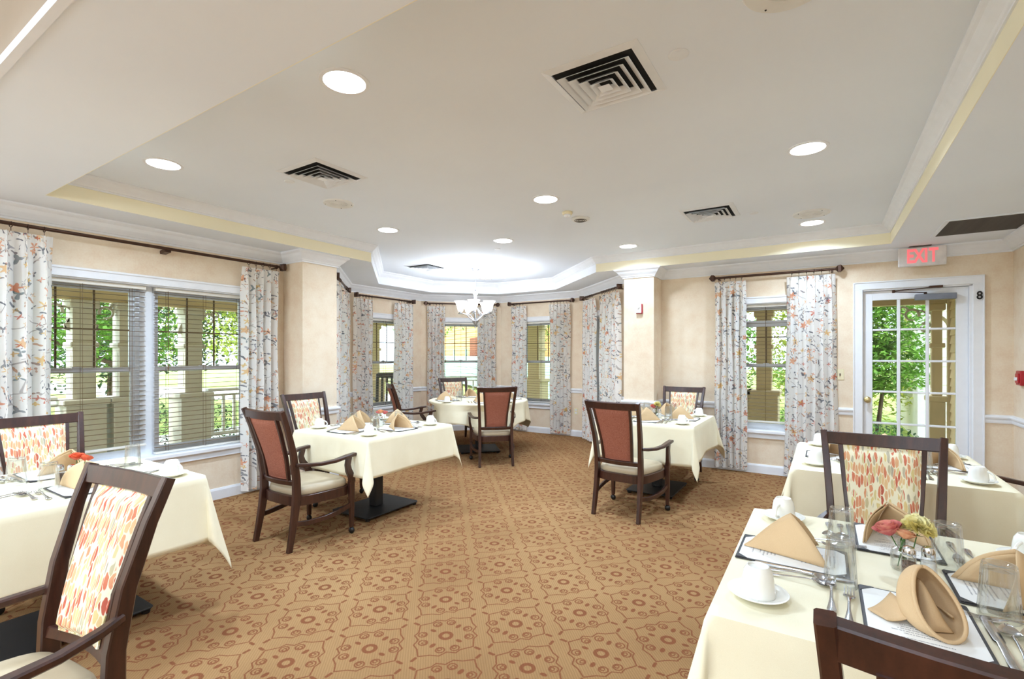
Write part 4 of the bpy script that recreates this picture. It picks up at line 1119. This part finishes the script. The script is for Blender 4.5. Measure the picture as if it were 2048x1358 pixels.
PRO=dict(menu=proto_menu(),nap0=proto_napkin(0),nap1=proto_napkin(1),glass=proto_glass(),cup=proto_cup(),saucer=proto_saucer(),fork=flatware('fork'),knife=flatware('knife'),spoon=flatware('spoon'),pepper=proto_shaker(True),salt=proto_shaker(False),vase=proto_vase())
USED=set()
def put(key,x,y,z,rz,label,cat,group):
    o=PRO[key]
    if key not in USED: USED.add(key); o.location=(x,y,z); o.rotation_euler=(0,0,rz)
    else: o=dup(o,(x,y,z),rz)
    tag(o,label,cat,group); return o
TN={'T1':'left window table','T2':'left-of-centre table','T3':'round bay table','T4':'right-of-centre table','T5':'exit-door table','T6':'right foreground table'}
SIDE={0:'near',1:'right',2:'far',3:'left'}
def setting(tk,side,skip=(),nap=0,naprot=0,edge=None,over={}):
    cx,cy,hx,hy=TB[tk]; a=[0,90,180,270][side] if isinstance(side,int) else side[1]
    sn=SIDE[side] if isinstance(side,int) else side[0]
    half=(hy if a in (0,180) else hx) if edge is None else edge
    ar=R(a); c,s=math.cos(ar),math.sin(ar)
    def wp(u,v): # u = diner's right, v = distance in from the edge
        lx,ly=u,-half+v; return cx+c*lx-s*ly, cy+s*lx+c*ly
    w='the %s side of the %s'%(sn,TN[tk])
    def P(key,u,v,z,rot,label,cat,grp):
        if key in over: u+=over[key][0]; v+=over[key][1]
        x,y=wp(u,v); return put(key,x,y,z,ar+rot,label,cat,grp)
    if 'menu' not in skip: P('menu',0,.205,ZT,0,'black-cornered menu folder on '+w,'menu','menu folders on the tables')
    if 'napkin' not in skip:
        x,y=wp(*over.get('napkin',(0,.205))); put('nap1' if nap else 'nap0',x,y,ZT+.006,ar+R(naprot),'tan folded napkin standing on '+w,'napkin','standing tan napkins')
    if 'glass' not in skip: P('glass',.155,.335,ZT,.3,'upturned ribbed drinking glass at '+w,'glass','upturned drinking glasses')
    if 'cup' not in skip:
        P('saucer',.335,.115,ZT,0,'white saucer under the cup at '+w,'saucer','white saucers')
        P('cup',.335,.115,ZT+.008,over.get('cuprot',2.4),'white coffee cup upside down at '+w,'cup','upturned coffee cups')
    if 'forks' not in skip:
        P('fork',-.187,.25,ZT+.0005,0,'outer steel fork at '+w,'fork','steel forks'); P('fork',-.150,.20,ZT+.0005,-.04,'inner steel fork beside the menu at '+w,'fork','steel forks')
    if 'knife' not in skip: P('knife',.124,.19,ZT,0,'steel table knife at '+w,'knife','steel knives')
    if 'spoons' not in skip:
        P('spoon',.152,.18,ZT,0,'inner steel spoon next to the knife at '+w,'spoon','steel spoons'); P('spoon',.188,.18,ZT,0,'outer steel spoon at '+w,'spoon','steel spoons')
# foreground right table
setting('T6',0,nap=1,naprot=203,skip=('cup',),over={'napkin':(-.008,.215),'menu':(-.012,0)})
setting('T6',3,nap=0,naprot=8,over={'cuprot':2.9,'napkin':(-.01,.13),'glass':(0,-.055),'menu':(0,-.05),'cup':(.02,-.02),'saucer':(.02,-.02)})
setting('T6',2,nap=0,naprot=12,over={'cuprot':1.2,'napkin':(.02,.13),'menu':(0,-.03)})
setting('T6',1,nap=0,naprot=20,skip=())
# exit-door table
setting('T5',0,nap=0,naprot=90,over={'cuprot':-.6}); setting('T5',3,nap=0,naprot=-60,over={'cuprot':2.9}); setting('T5',1,nap=0,naprot=80); setting('T5',2,nap=0,naprot=90)
# right-of-centre table
setting('T4',0,nap=0,naprot=110,over={'cuprot':-.3}); setting('T4',1,nap=0,naprot=0,over={'cuprot':1.2}); setting('T4',2,nap=0,naprot=60); setting('T4',3,nap=0,naprot=60)
# left-of-centre table
setting('T2',0,nap=0,naprot=-60,over={'cuprot':1.2}); setting('T2',1,nap=0,naprot=170,over={'cuprot':-1.5}); setting('T2',2,nap=0,naprot=-60); setting('T2',3,nap=0,naprot=30)
# left window table
setting('T1',1,skip=('glass',),nap=0,naprot=-20,over={'cuprot':-1.2}); setting('T1',3,nap=0,naprot=-50,over={'napkin':(-.09,.25)}); setting('T1',2,skip=('napkin','menu','cup'),over={'glass':(-.095,-.2)}); setting('T1',0,skip=('forks','cup','napkin','menu','knife'))
# round table: settings face the four chairs
TB3=TB['T3']
setting('T3',('left',R(0)*0+(-34.8)),edge=.67,naprot=120); setting('T3',('front',43),edge=.67,naprot=90); setting('T3',('back',-124),edge=.67,skip=(),naprot=20); setting('T3',('right',133),edge=.67,naprot=30)
def centre(tk,dx,dy,fl):
    cx,cy=TB[tk][0]+dx,TB[tk][1]+dy; n=TN[tk]
    put('vase',cx,cy+.045,ZT,0,'small glass bud vase in the middle of the '+n,'vase','glass bud vases')
    put('pepper',cx+.005,cy-.035,ZT,0,'glass pepper shaker with chrome cap on the '+n,'shaker','pepper shakers')
    put('salt',cx+.052,cy-.005,ZT,0,'glass salt shaker with chrome cap on the '+n,'shaker','salt shakers')
    for k,(kind,m,ox,oy,oz,sc,lab) in enumerate(fl):
        b=bloom(kind,(0,0,0),sc,FM[m],k+len(tk)*7); b.location=(cx+ox,cy+.045+oy,ZT+.098+oz); b.rotation_euler=(oy*-12,ox*12,k); tag(b,lab+' in the vase on the '+n,'flower','cut flowers in bud vases')
centre('T6',-.005,.02,[('rose','pink',-.032,-.004,.006,1.35,'pink rose'),('carnation','lemon',.034,.004,  .012,1.45,'pale yellow carnation'),('rose','peach',.002,-.020,.004,.9,'peach rose')])
centre('T1',.04,.0,[('rose','orange',-.028,.0,.010,1.05,'left orange rose'),('rose','orange',.010,-.018,.016,1.1,'front orange-red rose'),('rose','orange',.038,.010,.006,1.0,'right orange rose')])
centre('T2',-.02,.03,[('rose','pink',-.026,0,.012,1.0,'pink rose at the left'),('rose','peach',.012,-.014,.020,1.0,'peach rose at the front'),('rose','pink',.034,.012,.010,1.0,'pink rose at the right')])
centre('T4',-.02,-.02,[('carnation','lemon',.012,.0,.016,1.25,'pale yellow carnation'),('rose','pink',-.020,-.012,.0,.9,'pink rose'),('rose','orange',-.034,.012,.004,.9,'orange rose')])
centre('T5',.0,.0,[('rose','orange',-.024,0,.012,1.0,'orange rose at the left'),('rose','peach',.02,-.01,.014,1.0,'peach rose at the right')])
centre('T3',.02,.0,[('carnation','gold',0,0,.012,1.2,'golden yellow carnation')])

# ================================================================ CHANDELIER
def chandelier(x,y):
    r=thing('chandelier','satin nickel chandelier with five frosted bell shades over the round table','chandelier',(x,y,2.63)); r.scale=(1.07,1.07,1.13)
    MB().lathe([(0,0),(.062,0),(.060,-.010),(.030,-.032),(.012,-.040),(0,-.041)],28).build('canopy',M['satin'],r)
    ch=MB(); z=-.04
    k=0
    while z>-.235:
        n=10; L=[]
        for i in range(n+1):
            a=2*PI*i/n; cxx=.006*math.cos(a); cz=.013*math.sin(a)
            L.append([(cxx*(1+.22*math.cos(b)),.0016*math.sin(b),z-.012+cz*(1+.12*math.cos(b))) for b in [2*PI*j/5 for j in range(5)]])
        ch.loft(L,True,False,RZ(PI/2*(k%2))); z-=.021; k+=1
    ch.build('chain',M['satin'],r)
    L=[]
    for i in range(17):
        a=2*PI*i/16; L.append([((.017+.0025*math.cos(b))*math.cos(a),.0025*math.sin(b),-.258+(.017+.0025*math.cos(b))*math.sin(a)) for b in [2*PI*j/6 for j in range(6)]])
    MB().loft(L,True,False).build('hanging_loop',M['satin'],r)
    MB().lathe([(0,-.276),(.006,-.278),(.008,-.292),(.038,-.296),(.040,-.302),(.030,-.316),(.032,-.328),(.024,-.336),(.022,-.50),(.010,-.51),(.008,-.66),(.012,-.675),(.046,-.680),(.040,-.690),(.010,-.735),(.006,-.745),(.012,-.757),(.012,-.765),(0,-.772)],24).build('stem',M['satin'],r)
    for k in range(5):
        a=R(-92+32.45+72*k); q=RZ(a)
        am=MB(); am.tube([(.030,0,-.672),(.075,0,-.640),(.115,0,-.604),(.160,0,-.586),(.205,0,-.586)],[.008,.008,.0075,.007,.006],8,q)
        am.tube([(.015,0,-.505),(.045,0,-.530),(.070,0,-.565),(.105,0,-.592),(.15,0,-.588)],.005,8,q)
        am.lathe([(.004,-.592),(.030,-.590),(.034,-.584),(.034,-.580),(.0,-.578)],16,q@TR((.205,0,0)))
        am.lathe([(.008,-.582),(.022,-.562),(.026,-.548),(.012,-.545)],16,q@TR((.205,0,0)))
        am.build('arm',M['satin'],r)
        sh=MB(); pr=[(.026,-.560),(.034,-.545),(.044,-.515),(.052,-.485),(.062,-.455),(.078,-.432),(.084,-.426)]
        n=28; lo=[[(p*math.cos(2*PI*j/n),p*math.sin(2*PI*j/n),zz) for j in range(n)] for p,zz in pr]; li=[[((p-.003)*math.cos(2*PI*j/n),(p-.003)*math.sin(2*PI*j/n),zz) for j in range(n)] for p,zz in pr][::-1]
        sh.loft(lo+li,True,False,q@TR((.205,0,0))); sh.build('shade',M['shade'],r)
        l=bpy.data.lights.new('chandelier_lamp','POINT'); l.energy=10; l.shadow_soft_size=.03; l.color=(.78,.87,1.0); o=bpy.data.objects.new('chandelier_lamp',l); COL.objects.link(o)
        p=q@Vector((.205,0,0)); o.location=(x+p.x,y+p.y,2.63-.50)
chandelier(-4.29,5.75)

# ================================================================ OUTDOORS
GZ=-0.32
struct('ground',MB().box(-60,-30,GZ-0.1,40,60,GZ),M['lawn'],smooth=False)
POUT=[(-7.55,-5.0),(-7.55,4.5),(-8.35,5.3),(-8.35,7.7),(-6.6,9.45),(-3.1,9.45),(-1.9,8.25),(4.2,8.25)]
PIN=[(4.2,6.48),(-1.95,6.48),(-3.33,7.68),(-5.1,7.68),(-6.2,6.57),(-6.2,4.8),(-5.02,3.6),(-5.02,-5.0)]
def slab(name,z0,z1,m):
    b=bmesh.new(); f=b.faces.new([b.verts.new((x,y,z0)) for x,y in POUT+PIN]); 
    g=bmesh.ops.extrude_face_region(b,geom=[f]); bmesh.ops.translate(b,verts=[v for v in g['geom'] if isinstance(v,bmesh.types.BMVert)],vec=(0,0,z1-z0))
    bmesh.ops.triangulate(b,faces=b.faces); bmesh.ops.recalc_face_normals(b,faces=b.faces)
    me=bpy.data.meshes.new(name); b.to_mesh(me); b.free(); me.materials.append(m); o=bpy.data.objects.new(name,me); COL.objects.link(o); o['kind']='structure'
slab('porch_floor',-0.16,-0.10,M['deck']); slab('porch_ceiling',2.42,2.47,M['porchtan'])
struct('porch_beam',molding(POUT,[(0,2.02),(0.16,2.02),(0.16,2.42),(0,2.42)]),M['porchtan'],smooth=False)
def fret(r,sx,z,axis):
    # sawn scroll bracket, 25 mm thick
    mb=MB(); th=.025
    def arc(cx,cz,rad,a0,a1,w):
        n=12; L=[]
        for k in range(n+1):
            a=R(a0+(a1-a0)*k/n); c,s=math.cos(a),math.sin(a); w_=w*(1-.45*k/n)
            pts=[(cx+(rad-w_)*c,cz+(rad-w_)*s),(cx+(rad+w_)*c,cz+(rad+w_)*s)]
            q=[]
            for (u,v),t in ((pts[0],-th/2),(pts[1],-th/2),(pts[1],th/2),(pts[0],th/2)):
                q.append((sx*u,t,v) if axis=='x' else (t,sx*u,v))
            L.append(q)
        mb.loft(L)
    arc(.115,z-.36,.25,180,90,.022); arc(.24,z-.13,.07,200,-110,.016); arc(.10,z-.30,.055,80,380,.014); arc(.33,z-.07,.045,180,-100,.014); arc(.17,z-.17,.09,250,80,.016)
    mb.build('scroll_bracket',M['porchgrey'],r,smooth=False)
def column(x,y,label,axis='y',m='porchgrey',w=.11,fr=(1,),ped=.19):
    r=thing('porch_column',label,'column',(x,y,-.10),0,'square porch columns')
    z1=2.12
    MB().box(-w,-w,.95,w,w,z1).build('shaft',M[m],r,bevel=.004)
    p=MB()
    for a in range(4): p.add([(-w*.6,-w-.004,1.05),(w*.6,-w-.004,1.05),(w*.6,-w-.004,1.50),(-w*.6,-w-.004,1.50),(-w*.6,-w+.004,1.05),(w*.6,-w+.004,1.05),(w*.6,-w+.004,1.50),(-w*.6,-w+.004,1.50)],[(0,1,2,3),(0,1,5,4),(1,2,6,5),(2,3,7,6),(3,0,4,7)],RZ(a*PI/2))
    p.build('shaft_panel',M[m],r,smooth=False)
    MB().box(-w-.025,-w-.025,1.56,w+.025,w+.025,1.62).build('neck_band',M[m],r,bevel=.008)
    MB().box(-w-.03,-w-.03,2.03,w+.03,w+.03,z1).build('capital',M[m],r,bevel=.01)
    MB().box(-ped,-ped,0,ped,ped,.88).build('pedestal',M[m],r,bevel=.006)
    MB().box(-ped-.03,-ped-.03,.88,ped+.03,ped+.03,.95).build('pedestal_cap',M[m],r,bevel=.01)
    for s in fr: fret(r,s,z1,axis)
column(-7.47,2.17,'grey-beige porch column seen left in the big window','y',fr=(1,-1))
column(-7.47,2.62,'porch column paired close beside another in the big left window','y',fr=())
column(-7.47,3.36,'porch column with scroll bracket right of the big window mullion','y',fr=(1,))
column(-7.47,-1.2,'porch column far left outside the big window','y',fr=(1,))
column(-8.27,7.35,'porch column seen through the bay window left of the chandelier','y','porchtan',fr=())
column(-8.27,5.36,'porch column outside the leftmost bay window','y','porchtan',fr=())
column(-5.32,9.37,'tan porch column seen through the bay window right of the chandelier','x','porchtan',.14,fr=())
column(-3.14,9.37,'tan porch column outside the rightmost bay window','x','porchtan',fr=())
column(-.74,8.17,'tan porch column in the middle of the window left of the exit door','x','porchtan',.10,fr=())
column(-1.12,8.17,'porch column at the left of the window by the exit door','x','porchtan',.10,fr=())
column(1.215,8.16,'tan porch column with scroll bracket seen through the exit door','x','porchtan',.052,fr=(-1,),ped=.078)
def railing(A,B,label):
    r=thing('porch_railing',label,'railing',group='white porch railings'); Mx,L=wmat(A,B); r.matrix_world=Mx@TR((0,0,-.10))
    MB().box(0,-.045,.94,L,.045,.985).build('hand_rail',M['rail'],r,bevel=.008)
    MB().box(0,-.03,.87,L,.03,.90).build('upper_rail',M['rail'],r,bevel=.003)
    MB().box(0,-.035,.30,L,.035,.35).build('bottom_rail',M['rail'],r,bevel=.003)
    bm_=MB().box(-.017,-.017,.35,.017,.017,.87).mesh('baluster',M['rail'],smooth=False)
    n=int(L/.14)
    for k in range(n): link('baluster',bm_,r,loc=((k+.5)*L/n,0,0))
railing((-7.47,3.58),(-7.47,4.50),'white balustrade right of the column in the big left window')
railing((-7.47,-.95),(-7.47,1.95),'white balustrade at the far left outside the big window')
railing((-7.47,4.50),(-8.23,5.18),'short angled white balustrade beside the bay')
railing((-8.27,5.58),(-8.27,7.12),'white balustrade outside the left bay windows')
railing((-8.20,7.60),(-6.56,9.32),'white balustrade outside the centre bay window')
railing((-6.50,9.37),(-5.56,9.37),'white balustrade outside the right of centre bay window')
# wing wall with lap siding right of the exit door
r=sroot('wall_wing'); 
MB().box(1.345,6.48,-.30,1.50,8.02,2.42).build('sheathing',M['siding'],r,smooth=False)
bd=MB().loft([[(1.345,6.48,0),(1.345,6.48,.112),(1.337,6.48,.112),(1.320,6.48,0)],[(1.345,8.02,0),(1.345,8.02,.112),(1.337,8.02,.112),(1.320,8.02,0)]]).mesh('siding_board',M['siding'],smooth=False)
for k in range(26): link('siding_board',bd,r,loc=(0,0,-.28+k*.105))
MB().box(1.305,8.02,-.30,1.50,8.10,2.05).build('corner_board',M['porchtan'],r,smooth=False)
# neighbouring building beyond the porch, white corner board and pale siding
b=thing('neighbour_wing','pale lap-sided building wing with white corner board beyond the exit door','building',(0,0,GZ))
MB().box(1.58,11.55,0,4.0,16,5).build('wall',M['sidingw'],b,smooth=False)
MB().box(1.44,11.42,0,1.60,11.58,5).build('corner_board',M['rail'],b,smooth=False)
bd=MB().loft([[(1.60,11.55,0),(1.60,11.55,.17),(1.60,11.535,.17),(1.60,11.515,0)],[(4.0,11.55,0),(4.0,11.55,.17),(4.0,11.535,.17),(4.0,11.515,0)]]).mesh('siding_board',M['sidingw'],smooth=False)
for k in range(28): link('siding_board',bd,b,loc=(0,0,k*.165))
# orange clapboard house far beyond the bay
hx,hy=-15.2,20.6; a=math.atan2(-.626,.787)
h=thing('distant_house','sunlit orange clapboard house with brown plank doors beyond the bay window','building',(hx,hy,GZ),a+R(0))
MB().box(-9,0,0,9,6,6.5).build('wall',M['orange'],h,smooth=False)
bd=MB().loft([[(-9,0,0),(-9,0,.25),(-9,-.02,.25),(-9,-.05,0)],[(9,0,0),(9,0,.25),(9,-.02,.25),(9,-.05,0)]]).mesh('clapboard',M['orange'],smooth=False)
for k in range(26): link('clapboard',bd,h,loc=(0,0,k*.245))
MB().prism([(-9.6,-.6),(9.6,-.6),(9.6,6.6),(-9.6,6.6)],6.5,6.75).build('roof',M['brickred'],h,smooth=False)
pl=MB().box(-.075,-.10,0,.075,-.05,2.6).mesh('door_plank',M['brickred'],smooth=False)
for x0 in (-1.3,.45,5.0):
    for k in range(9): link('door_plank',pl,h,loc=(x0+k*.17,0,0))
f=thing('teal_fence','pale teal horizontal board fence before the distant orange house','fence',(hx+1.6,hy-2.0,GZ),a)
bd=MB().box(-13,-.02,0,13,.02,.28).mesh('fence_board',M['teal'],smooth=False)
for k in range(5): link('fence_board',bd,f,loc=(0,0,.15+k*.30))
pm=MB().box(-.05,.02,0,.05,.12,2.0).mesh('fence_post',M['teal'],smooth=False)
for k in range(9): link('fence_post',pm,f,loc=(-12+3*k,0,0))
g=thing('yellow_post','yellow post standing before the teal fence','post',(-14.75,16.9,GZ)); MB().lathe([(.0,0),(.10,0),(.10,1.7),(.07,1.85),(0,1.86)],16).build('body',M['yellow'],g); MB().lathe([(.105,1.3),(.105,1.4)],16,cap=False).build('band',M['black'],g)
struct('road',MB().add([(-40,9.5,GZ+.01),(-9.5,16.5,GZ+.01),(-8,15.0,GZ+.01),(-14,11.0,GZ+.01),(-40,4,GZ+.01)],[(0,1,2,3,4)]),M['road'],smooth=False)
struct('garden_path',MB().box(-11.6,-6,GZ,-10.3,14,GZ+.02),M['road'],smooth=False)
struct('planting_bed',MB().box(-2.6,8.6,GZ,1.4,12.5,GZ+.03),M['mulch'],smooth=False)
struct('mulch_strip',MB().box(-9.3,-4,GZ,-7.9,5.2,GZ+.02),M['mulch'],smooth=False)
def leaves(mb,c,rad,n,size,rnd,shell=.35):
    for _ in range(n):
        while True:
            p=Vector((rnd.uniform(-1,1),rnd.uniform(-1,1),rnd.uniform(-1,1)))
            l=p.length
            if shell<l<1: break
        q=Vector((c[0]+p.x*rad[0],c[1]+p.y*rad[1],c[2]+p.z*rad[2]))
        u=Vector((rnd.uniform(-1,1),rnd.uniform(-1,1),rnd.uniform(-.6,.6))).normalized(); w=u.cross(Vector((rnd.uniform(-.5,.5),rnd.uniform(-.5,.5),1))).normalized()
        s=size*rnd.uniform(.7,1.3); v=u*s; t=w*s*.42; dn=Vector((0,0,-s*.18))
        mb.add([q-v*.5,q+t*.5+dn*.3,q+v*.5+dn,q-t*.5+dn*.3],[(0,1,2,3)])
def plant(name,label,cat,loc,blobs,n,size,m,trunk=None,seed=0,group=None):
    rnd=random.Random(seed); r=thing(name,label,cat,loc,0,group); mb=MB()
    tot=sum(b[3]*b[4]*b[5] for b in blobs)
    for b in blobs: leaves(mb,b[:3],b[3:6],max(20,int(n*b[3]*b[4]*b[5]/tot)),size,rnd)
    o=mb.build('foliage',M[m],r,recalc=False,smooth=False); o['kind']='stuff'
    if trunk:
        t=MB()
        for pts,rad in trunk: t.tube(pts,[rad*(1-.5*i/(len(pts)-1)) for i in range(len(pts))],8)
        t.build('trunk',M['bark'],r)
def tree(loc,label,h,w,m='leaf',n=2600,size=.16,seed=0,low=1.3):
    rnd=random.Random(seed); bl=[]
    for k in range(9):
        a=rnd.uniform(0,6.28); q=rnd.uniform(0,w*.7); bl.append((q*math.cos(a),q*math.sin(a),rnd.uniform(low+.6,h),rnd.uniform(.5,.9)*w*.6,rnd.uniform(.5,.9)*w*.6,rnd.uniform(.5,.8)*w*.42))
    tr=[([(0,0,0),(.05,.02,h*.4),(0,.1,h*.8)],.12)]+[([(0.02,0,h*.35),(b[0]*.5,b[1]*.5,(b[2]+h*.35)/2),(b[0],b[1],b[2])],.05) for b in bl[:5]]
    plant('leafy_tree',label,'tree',loc,bl,n,size,m,tr,seed,'trees outside the windows')
tree((-12.5,4.2,GZ),'tree seen through the left half of the big left window',4.2,2.4,'leaf',6000,.15,1)
tree((-12.2,7.0,GZ),'yellow-green tree seen in the right half of the big left window',4.2,2.6,'leafy',6500,.15,2)
tree((-15.5,9.5,GZ),'darker tree farther off in the big left window',5.0,3.0,'leafd',5500,.18,3)
tree((-10.6,11.6,GZ),'small tree before the orange house in the bay window',3.9,1.5,'leaf',1100,.15,4,1.6)
tree((-12.3,9.6,GZ),'tree in the bay window left of the chandelier',4.6,1.8,'leafy',2200,.16,5,1.4)
tree((-5.4,12.6,GZ),'tree in the bay window right of the chandelier',4.2,2.0,'leaf',3400,.15,6,.9)
tree((-2.2,12.2,GZ),'tree seen in the window left of the exit door',4.4,2.0,'leaf',5000,.14,7,.6)
tree((-24,3.0,GZ),'large tree far behind the lawn at the left',7,5,'leaf',2600,.3,8)
tree((-26,12.0,GZ),'large pale tree far behind the lawn',7,5,'leafy',2600,.3,9)
tree((1,24,GZ),'large tree far behind the window by the exit door',7,5,'leaf',2600,.3,10)
tree((-17,5.6,GZ),'dense dark tree behind the others beyond the big left window',5.5,3.2,'leafd',6000,.2,31,.6)
tree((-14.5,1.2,GZ),'broad green tree at the far left of the big left window',5,3,'leaf',6000,.17,32,.9)
tree((-.2,16.5,GZ),'dense green tree behind the yellow-tinged shrub',5.0,2.8,'leaf',7000,.16,33,.5)
tree((11,24,GZ),'large tree far behind the exit door',7,5,'leafy',2600,.3,11)
plant('leafy_shrub','tall glossy green shrub filling the left panes of the exit door','shrub',(.62,10.5,GZ),[(-.35,0,2.1,.85,.6,.8),(.25,.1,2.3,.75,.6,.75),(-.2,-.1,1.45,.9,.6,.5),(.4,0,1.5,.6,.5,.5),(0,.2,3.0,1.0,.7,.5)],11000,.12,'leaf',[([(0,0,0),(-.1,0,.6),(-.2,.1,1.5)],.05),([(.15,.1,0),(.2,.1,.6),(.3,.1,1.6)],.045),([(-.3,0,0),(-.35,0,.7),(-.5,.1,1.6)],.04)],21)
plant('leafy_shrub','yellow-tinged shrub behind the door shrub','shrub',(1.0,13.6,GZ),[(0,0,1.4,1.3,.7,1.2),(-1.4,0,1.8,1.3,.7,1.3),(-1.0,.3,3.4,2.0,.8,1.2)],6500,.15,'leafy',None,22)
plant('leafy_shrub','low dark shrub under the tall door shrub','shrub',(.75,9.75,GZ),[(0,0,.30,.55,.4,.32),(-.6,.1,.25,.4,.3,.28)],900,.10,'leafd',None,23)
plant('leafy_shrub','round dark green bush behind the left balustrade','shrub',(-8.75,3.4,GZ),[(0,0,.55,.45,.5,.55),(.0,.8,.5,.4,.5,.5)],1500,.07,'leafd',None,24)
plant('leafy_shrub','round dark green bush before the lawn at the far left','shrub',(-8.6,1.0,GZ),[(0,0,.55,.5,.8,.5)],1200,.07,'leafd',None,25)
plant('leafy_shrub','dark bush beyond the centre bay window balustrade','shrub',(-8.4,9.6,GZ),[(0,0,.55,.6,.6,.5),(.9,.9,.5,.6,.6,.45)],1400,.08,'leafd',None,26)
plant('leafy_shrub','green hedge below the window left of the exit door','shrub',(-.35,9.3,GZ),[(0,0,.4,.7,.4,.45)],1000,.08,'leaf',None,27)
# strap-leaved grass by the door
rnd=random.Random(5); r=thing('grass_clump','arching strap-leaved grass clump seen low through the exit door','plant',(.45,9.1,GZ)); mb=MB()
for k in range(260):
    a=rnd.uniform(0,6.28); bx_,by_=rnd.uniform(-.5,.5),rnd.uniform(-.3,.3); L=rnd.uniform(.35,.65); o=rnd.uniform(.15,.35)
    P=[]
    for t in (0,.35,.7,1): 
        x=bx_+o*t*t*math.cos(a); y=by_+o*t*t*math.sin(a); z=L*math.sin(t*PI*.62); w=.008*(1-t*.8)
        P+= [(x-w*math.sin(a),y+w*math.cos(a),z),(x+w*math.sin(a),y-w*math.cos(a),z)]
    mb.add(P,[(0,1,3,2),(2,3,5,4),(4,5,7,6)])
o=mb.build('blades',M['leaf'],r,recalc=False,smooth=False); o['kind']='stuff'
# rocking-chair like porch chair outside the bay
r=thing('porch_chair','dark slatted porch chair outside the bay window left of the chandelier','chair',(-7.15,6.75,-.10),R(60))
for s in (-1,1):
    MB().beam([(s*.27,-.22,0),(s*.27,-.30,1.12)],(.05,.04)).build('back_post',M['leather'],r); MB().beam([(s*.27,.25,0),(s*.27,.25,.62)],(.05,.05)).build('front_leg',M['leather'],r); MB().beam([(s*.27,-.26,.62),(s*.27,.30,.64)],(.07,.03)).build('arm',M['leather'],r)
MB().box(-.27,-.25,.38,.27,.28,.42).build('seat',M['leather'],r,bevel=.01)
MB().box(-.27,-.33,1.04,.27,-.28,1.14).build('top_rail',M['leather'],r,bevel=.01)
for k in range(5): MB().beam([(-.18+.09*k,-.24,.42),(-.18+.09*k,-.295,1.05)],(.04,.015)).build('back_slat',M['leather'],r)
